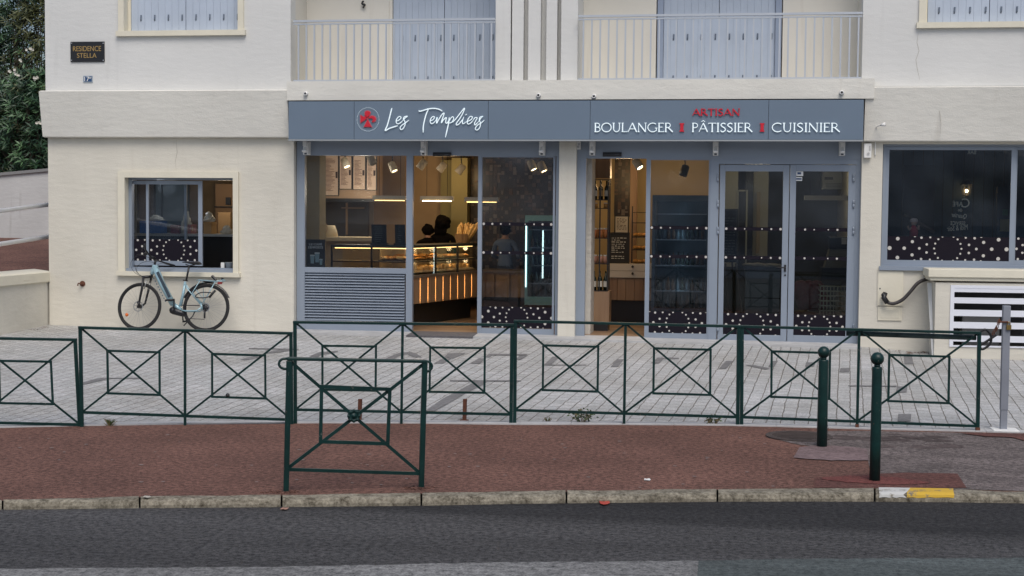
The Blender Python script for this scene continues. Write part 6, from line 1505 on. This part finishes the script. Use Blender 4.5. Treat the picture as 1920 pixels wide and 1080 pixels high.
l = bpy.data.lights.new("lamp_and_fill_glow", 'POINT'); l.energy = 7.0; l.color = (1, .9, .7); l.shadow_soft_size = .2; lo = bpy.data.objects.new("lamp_and_fill_glow", l); COL.objects.link(lo); lo.location = F(1420, 340, 2.4)  # added fill; the hanging lamp in this room is unlit
l = bpy.data.lights.new("lamp_and_fill_glow", 'POINT'); l.energy = 5.0; l.color = (1, .9, .7); l.shadow_soft_size = .2; lo = bpy.data.objects.new("lamp_and_fill_glow", l); COL.objects.link(lo); lo.location = F(1550, 340, 3.4)  # second added fill point, no lit fitting here

# ---- café room
s = MB(); s.box(XS+.12, XR-.2, 3.2, 3.3, FL, CZ); r = put("inner_wall", s, NAVY, BLD)
s = MB()
for k in range(14): x = X(1690+k*19, 400, 3.2); s.box(x, x+.012, 3.19, 3.1995, FL, CZ)
put("panel_groove", s, DARK, BLD)
s = MB(); s.box(XS+.121, XR-.2, TW, 3.2, CZ-.03, CZ-.001); put("ceiling", s, NAVY, BLD)
r = thing("wall_lantern", "small lit lantern on the dark café wall above the mirrored lettering", "lantern", F(1812, 362, 3.0)); c = F(1812, 358, 3.0)
s = MB(); s.lathe(c, [(.10, .10), (.06, .16), (.02, .18)], 8); s.lathe(c, [(.045, -.08), (.05, -.06)], 8)
for k in range(6): t = k*1.047; s.path([c+Vector((math.cos(t)*.05, math.sin(t)*.05, -.06)), c+Vector((math.cos(t)*.085, math.sin(t)*.085, .10))], .006, 4)
s.path([c+Vector((0, 0, -.08)), c+Vector((0, .0, -.14)), c+Vector((0, .19, -.14))], .012, 6); put("cage", s, mat("lantern_grey", (.12, .12, .12), .5), r); s = MB(); s.ball(c+Vector((0, 0, .0)), .028, 10); put("bulb", s, LAMP, r, True)
l = bpy.data.lights.new("lamp_and_fill_glow", 'POINT'); l.energy = .8; l.color = (1, .6, .25); l.shadow_soft_size = .03; lo = bpy.data.objects.new("lamp_and_fill_glow", l); COL.objects.link(lo); lo.location = c+Vector((0, -.12, .0))
GOLDT = mat("faded_gold_text", (.62, .60, .50), .6)
yt_ = YF+.017
r = thing("cafe_lettering", "mirrored cream café lettering read from inside the big right window", "lettering", F(1800, 440, yt_+.01)); s = MB()
def mt(t, x0, x1, y0, y1, rot=0, sl=0): a, b, c_, d__ = RC(x0, y0, x1, y1, yt_+.01); text_mesh(s, t, a, c_, d__-c_, yt_+.01, b-a, .002, mirror=True, rot=rot, slant=sl)
mt("AFÉ", 1786, 1806, 376, 387); mt("C", 1803, 1818, 372, 389); mt("de", 1796, 1804, 390, 396, -.15); mt("Quartier", 1783, 1812, 398, 408, -.12); mt("SERVICE", 1782, 1810, 415, 422); mt("Midi & Soir", 1776, 1815, 424, 434, .10); mt("BAR", 1814, 1830, 281.5, 289)
put("letters", s, GOLDT, r)
a, b, c_, d__ = RC(1875, 411, 1895, 434, 2.4); s = MB(); s.box(a, b, 2.4, 2.41, c_, d__); r = thing("wall_notice", "yellowish paper on the café wall at the right edge of the big pane", "notice", ((a+b)/2, 2.4, c_)); put("sheet", s, mat("yellow_paper", (.42, .36, .20), .8), r)
a, b, c_, d__ = RC(1880, 392, 1890, 404, 2.4); s = MB(); s.box(a, b, 2.4, 2.41, c_, d__); tag(put("green_sticker", s, mat("sticker_green", (.06, .22, .15), .6)), "small green sticker above the yellowish paper in the café", "sticker")
s = MB(); s.pbox(1868, 350, 1925, 505, 2.42, 2.5); put("cafe_partition", s, NAVY, BLD)
r = thing("doll", "small cloth doll with a pale hat and red clothes on the café window sill", "doll", F(1713, 446, .45)); c = F(1713, 446, .45)
s = MB(); s.lathe(c, [(.055, 0), (.065, .08), (.045, .15), (.02, .19)], 12); put("body", s, mat("doll_red", (.32, .02, .04), .8), r, True)
s = MB(); s.ball(c+Vector((0, -.0, .22)), .045, 12); s.path([c+Vector((0, 0, .16)), c+Vector((-.07, -.02, .12)), c+Vector((-.09, -.03, .17))], .018, 8); s.path([c+Vector((0, 0, .16)), c+Vector((.07, -.02, .13)), c+Vector((.06, -.03, .18))], .018, 8); put("head", s, mat("doll_cloth", (.42, .27, .2), .8), r, True)
s = MB(); s.ball(c+Vector((0, .01, .25)), .055, 12, 0, 1.1, 1.1, .7); put("hat", s, mat("doll_hat", (.5, .42, .38), .9), r, True)
s = MB(); s.box(c.x-.3, c.x+.3, .38, .62, c.z-.03, c.z-.001); put("sill_board", s, NAVY, BLD)
s = MB(); s.path([F(1695, 402, 1.6), F(1752, 435, 1.6)], .03, 8); tag(put("handrail_bar", s, mat("bar_brown", (.09, .07, .06), .6)), "slanting brown bar behind the doll in the café", "rail")
s = MB(); s.pbox(1692, 310, 1752, 480, 3.12, 3.19); put("inner_door", s, mat("dark_door", (.018, .022, .03), .5), BLD)

# ---- kitchen behind the service window
s = MB(); s.box(XL+TW, X(500, 450, 2.8), 2.8, 2.9, FL, CZ); put("inner_wall", s, mat("kitchen_wall", (.20, .14, .08), .8, var=.3, vscale=1.5), BLD)
s = MB(); s.pbox(262, 335, 288, 450, 2.6, 2.75); s.pbox(292, 340, 302, 420, 2.55, 2.75, 1); s.pbox(306, 340, 345, 425, 2.5, 2.75, 1); put("pipe_chase", s, [mat("chase_brown", (.14, .10, .08), .7), mat("steel_blue_cabinet", (.12, .17, .22), .4, .3)], BLD)
s = MB(); s.pbox(404, 345, 445, 440, 2.5, 2.79); s.pbox(402, 387, 446, 389, 2.47, 2.5, 1); s.pbox(423, 370, 432, 384, 2.47, 2.5, 1); s.pbox(409, 398, 432, 440, 1.9, 2.2, 2)
r = thing("kitchen_cupboard", "brown cupboard with cardboard box in the open part of the service window", "cupboard", F(424, 440, 2.2)); put("cupboard", s, [mat("cupboard_brown", (.26, .15, .07), .6), DARK, CARD], r)
r = thing("work_table", "pale worktop inside the service window", "table", F(340, 445, 1.4)); s = MB(); a, b, c_, d__ = RC(250, 438.5, 446, 443, 1.2); s.box(a, b, 1.2, 1.9, c_, d__); put("top", s, mat("steel_top", (.42, .43, .42), .35, .4), r); s = MB(); s.box(a+.02, b-.02, 1.3, 1.85, FL, c_-.001); put("body", s, BLACK, r)
zt2 = d__
PLB = mat("plastic_bag", (.42, .40, .34), .25, coat=.4, bump=.8, bscale=14)
for k, (x0, x1, hh, m_, lab) in enumerate(((262, 302, .20, mat("crate_blue", (.01, .08, .28), .5), "blue crate on the kitchen worktop behind the sliding sash"), (320, 336, .14, mat("box_maroon", (.14, .02, .03), .6), "maroon box behind the sliding sash"), (345, 358, .15, mat("box_rose", (.25, .10, .10), .6), "dull rose box at the sash's right edge"), (382, 396, .19, CARD, "small cardboard box in the open part of the service window"))):
    a, b = X(x0, 440, 1.35), X(x1, 440, 1.35); s = MB(); s.box(a, b, 1.35, 1.6, zt2+.001, zt2+hh); s.box(a-.006, b+.006, 1.344, 1.606, zt2+hh-.03, zt2+hh-.012); tag(put("storage_box", s, m_), lab, "box", "boxes on the kitchen worktop")
for k, (px, w_, hh, lab) in enumerate(((292, .28, .2, "crumpled bag over the blue crate"), (350, .22, .34, "tall crumpled clear bag near the sash's right edge"), (392, .22, .30, "shiny crumpled bag on the small cardboard box"), (425, .22, .14, "flattened shiny bag at the right end of the worktop"))):
    c = Vector((X(px, 440, 1.42), 1.42, zt2+(.2 if k in (0, 2) else .002))); s = MB(); rows = []; rr_ = random.Random(k+40)
    hh2 = hh if k not in (0, 2) else hh*.5
    for i in range(7):
        t = i/6; rad = w_*.5*(1-.75*t*t) if i else w_*.42
        rows.append([c+Vector((math.cos(j*.524)*rad*rr_.uniform(.7, 1.15), math.sin(j*.524)*rad*.5*rr_.uniform(.8, 1.1), t*hh2*rr_.uniform(.9, 1.1))) for j in range(12)])
    for r0_, r1_ in zip(rows, rows[1:]):
        for j in range(12): s.poly([r0_[j], r0_[(j+1) % 12], r1_[(j+1) % 12], r1_[j]])
    s.poly(rows[0]); s.poly(rows[-1][::-1]); tag(put("plastic_bag", s, PLB), lab+" in the kitchen", "bag", "bags on the kitchen worktop")
r = thing("paper_cup", "white tub standing in the lower right corner of the service window", "tub", F(430, 497, .24)); c = F(430, 497, .24); c.z = kw[2]+.0225; s = MB(); s.lathe(c, [(.05, 0), (.065, .10), (.07, .105), (.055, .10)], 14); put("tub", s, mat("tub_grey", (.3, .33, .35), .5), r, True); s = MB(); s.box(c.x-.13, c.x-.075, .22, .235, c.z, c.z+.10); put("card", s, WPLAST, r)
for (px, py, Y, e, col) in ((420, 360, 1.6, 5.5, (1, .82, .58)), (310, 350, 1.2, 5.0, (.85, .9, 1))):  # added fill for the kitchen, which has no lamp modelled
    l = bpy.data.lights.new("lamp_and_fill_glow", 'POINT'); l.energy = e; l.color = col; l.shadow_soft_size = .15; lo = bpy.data.objects.new("lamp_and_fill_glow", l); COL.objects.link(lo); lo.location = F(px, py, Y)

# ================================================================== PEOPLE INSIDE
def person(label, base, H, facing, shirt, trousers, hair_s, hair_vol=1.0, arms=0, bend=0.0, group=None):
    r = thing("person", label, "person", base, group)
    k = H/1.75; ca, sa = math.cos(facing), math.sin(facing)
    def W(x, y, z):                                        # local: x right, y forward, z up
        if z > .95*1: y += bend*(z-.95); z -= bend*.35*(z-.95)
        x, y, z = x*k, y*k, z*k; return Vector((x*ca-y*sa, x*sa+y*ca, z))
    bm = bmesh.new(); lay = bm.verts.layers.skin.verify(); V_ = {}
    def jv(n, x, y, z, rx, ry=None):
        v = bm.verts.new(W(x, y, z)); v[lay].radius = (rx*k, (ry or rx)*k); V_[n] = v; return v
    pel = jv('pel', 0, 0, .95, .150, .110); pel[lay].use_root = True
    jv('wa', 0, 0, 1.12, .130, .10); jv('ch', 0, .0, 1.32, .165, .115); jv('sh', 0, -.01, 1.43, .11, .09); jv('nk', 0, 0, 1.52, .055); jv('hd0', 0, .015, 1.58, .070, .08); jv('hd', 0, .02, 1.66, .080, .095); jv('hd1', 0, .01, 1.73, .055, .07)
    E_ = [('pel', 'wa'), ('wa', 'ch'), ('ch', 'sh'), ('sh', 'nk'), ('nk', 'hd0'), ('hd0', 'hd'), ('hd', 'hd1')]
    for s_, n in ((-1, 'l'), (1, 'r')):
        jv('hip'+n, s_*.09, 0, .88, .095); jv('kn'+n, s_*.10, .02, .49, .060); jv('an'+n, s_*.10, -.02, .09, .042); jv('to'+n, s_*.11, .14, .045, .038, .03)
        jv('so'+n, s_*.19, -.01, 1.41, .058)
        if arms: jv('el'+n, s_*.27, .03, 1.15, .042); jv('wr'+n, s_*.20, .24, 1.10, .028); hp = (s_*.18, .30, 1.09); fd = (0, 1, -.05)
        else: jv('el'+n, s_*.26, -.02, 1.12, .042); jv('wr'+n, s_*.27, .05, .88, .028); hp = (s_*.27, .06, .82); fd = (0, .12, -1)
        jv('pm'+n, *hp, .034, .018)
        E_ += [('pel', 'hip'+n), ('hip'+n, 'kn'+n), ('kn'+n, 'an'+n), ('an'+n, 'to'+n), ('sh', 'so'+n), ('so'+n, 'el'+n), ('el'+n, 'wr'+n), ('wr'+n, 'pm'+n)]
        for q, (o_, ln) in enumerate(((-.028, .066), (-.010, .078), (.010, .074), (.027, .058), (.045, .045))):
            fx, fy, fz = fd; b0 = (hp[0]+(o_ if arms else 0)*1, hp[1]+(0 if arms else o_), hp[2]); st = .03 if q < 4 else .0
            jv(f'f{q}{n}', b0[0]+fx*(ln+st)*.6, b0[1]+fy*(ln+st)*.6+(.012 if q == 4 else 0), b0[2]+fz*(ln+st)*.6, .009); jv(f'g{q}{n}', b0[0]+fx*(ln+st), b0[1]+fy*(ln+st)*.95, b0[2]+fz*(ln+st)-.01, .0075)
            E_ += [('pm'+n, f'f{q}{n}'), (f'f{q}{n}', f'g{q}{n}')]
    for a, b in E_: bm.edges.new((V_[a], V_[b]))
    me = bpy.data.meshes.new("body"); bm.to_mesh(me); bm.free(); o = bpy.data.objects.new("tmp", me); COL.objects.link(o)
    m1 = o.modifiers.new("s", 'SKIN'); m1.use_smooth_shade = True; m2 = o.modifiers.new("u", 'SUBSURF'); m2.levels = 2; m2.render_levels = 2
    me2 = bpy.data.meshes.new_from_object(o.evaluated_get(bpy.context.evaluated_depsgraph_get())); bpy.data.objects.remove(o)
    SK = bpy.data.materials.get("skin") or mat("skin", (.40, .22, .15), .55)
    me2.materials.clear()
    for m_ in (SK, shirt, trousers, bpy.data.materials["black_plastic"]): me2.materials.append(m_)
    R2 = Matrix.Rotation(-facing, 3, 'Z')
    for p in me2.polygons:
        c = (R2 @ p.center)/k; arm = abs(c.x) > .215 or (arms and c.y > .16)
        z = c.z
        p.material_index = 3 if z < .10 else 2 if (z < .97 and not (abs(c.x) > .20 and z > .7)) else (0 if (z > 1.49 or (arms and c.y > .2) or (not arms and abs(c.x) > .2 and z < .93)) else 1)
        p.use_smooth = True
    b_ = bpy.data.objects.new("body", me2); COL.objects.link(b_); b_.parent = r
    HR = bpy.data.materials.get("dark_hair") or mat("dark_hair", (.004, .003, .003), .8, spec=.1)
    s = MB(); hc = W(0, -.012, 1.675); rr_ = random.Random(int(H*100))
    s.ball(hc, .105*k*hair_vol, 14, 0, 1, 1.08, 1.12)
    for q in range(34):
        u_ = rr_.uniform(0, 6.28); vv = rr_.uniform(-.5, 1.2); dv = Vector((math.cos(u_)*math.cos(vv), math.sin(u_)*math.cos(vv), math.sin(vv)))
        fl = R2 @ dv
        if fl.y > .35 and vv < .5: continue
        s.ball(hc+dv*.085*k*hair_vol, .04*k*hair_vol*rr_.uniform(.7, 1.2), 8)
    if hair_s:
        for q in range(16): u_ = rr_.uniform(-1, 1); s.path([hc+W(u_*.09, -.05, 0), hc+W(u_*.12, -.07, -.14), hc+W(u_*.11, -.07, -.22)], [.035*k, .03*k, .012*k], 6)
    for v in range(len(s.v)): s.v[v] = s.v[v]+Vector(base)
    put("hair", s, HR, r, True)
    f_ = MB()                                               # face: eyes, nose, mouth, ears
    for sx_ in (-1, 1):
        f_.ball(W(sx_*.031, .098, 1.665)+Vector(base), .011*k, 8, 1); f_.ball(W(sx_*.082, .015, 1.645)+Vector(base), .022*k, 8, 0, .6, .9, 1.3)
    f_.ball(W(0, .112, 1.635)+Vector(base), .014*k, 8, 0, .8, 1, 1.5); f_.ball(W(0, .10, 1.60)+Vector(base), .018*k, 8, 2, 1.3, .5, .4)
    put("face", f_, [SK, mat("eye", (.02, .015, .01), .2), mat("lips", (.3, .1, .08), .5)], r, True)
    return r
BLK = mat("black_cloth", (.006, .005, .005), .95, spec=.1)
fl_ = lambda px, Y: Vector((X(px, 500, Y), Y, FL))
person("person with big curly dark hair in black standing behind the lit counter, back turned", fl_(829, 4.3), Z(411, 829, 4.3)-FL, R_(0), BLK, BLK, True, 1.35, 1, 0, None)
person("person with dark hair bending lower behind the lit counter, left of the curly haired one", fl_(803, 4.2), Z(427, 803, 4.2)-FL+.06, R_(20), BLK, BLK, False, 1.05, 1, .15, None)
person("person in a dim blue shirt behind the low rear counter, left of the fridge", fl_(947, 4.15), 1.57, R_(-8), mat("shirt_blue", (.12, .16, .25), .9, bump=.3, bscale=15), mat("trousers_dark", (.03, .035, .05), .9), False, 1.0, 1, .0, None)
for m_ in bpy.data.meshes: m_.validate()
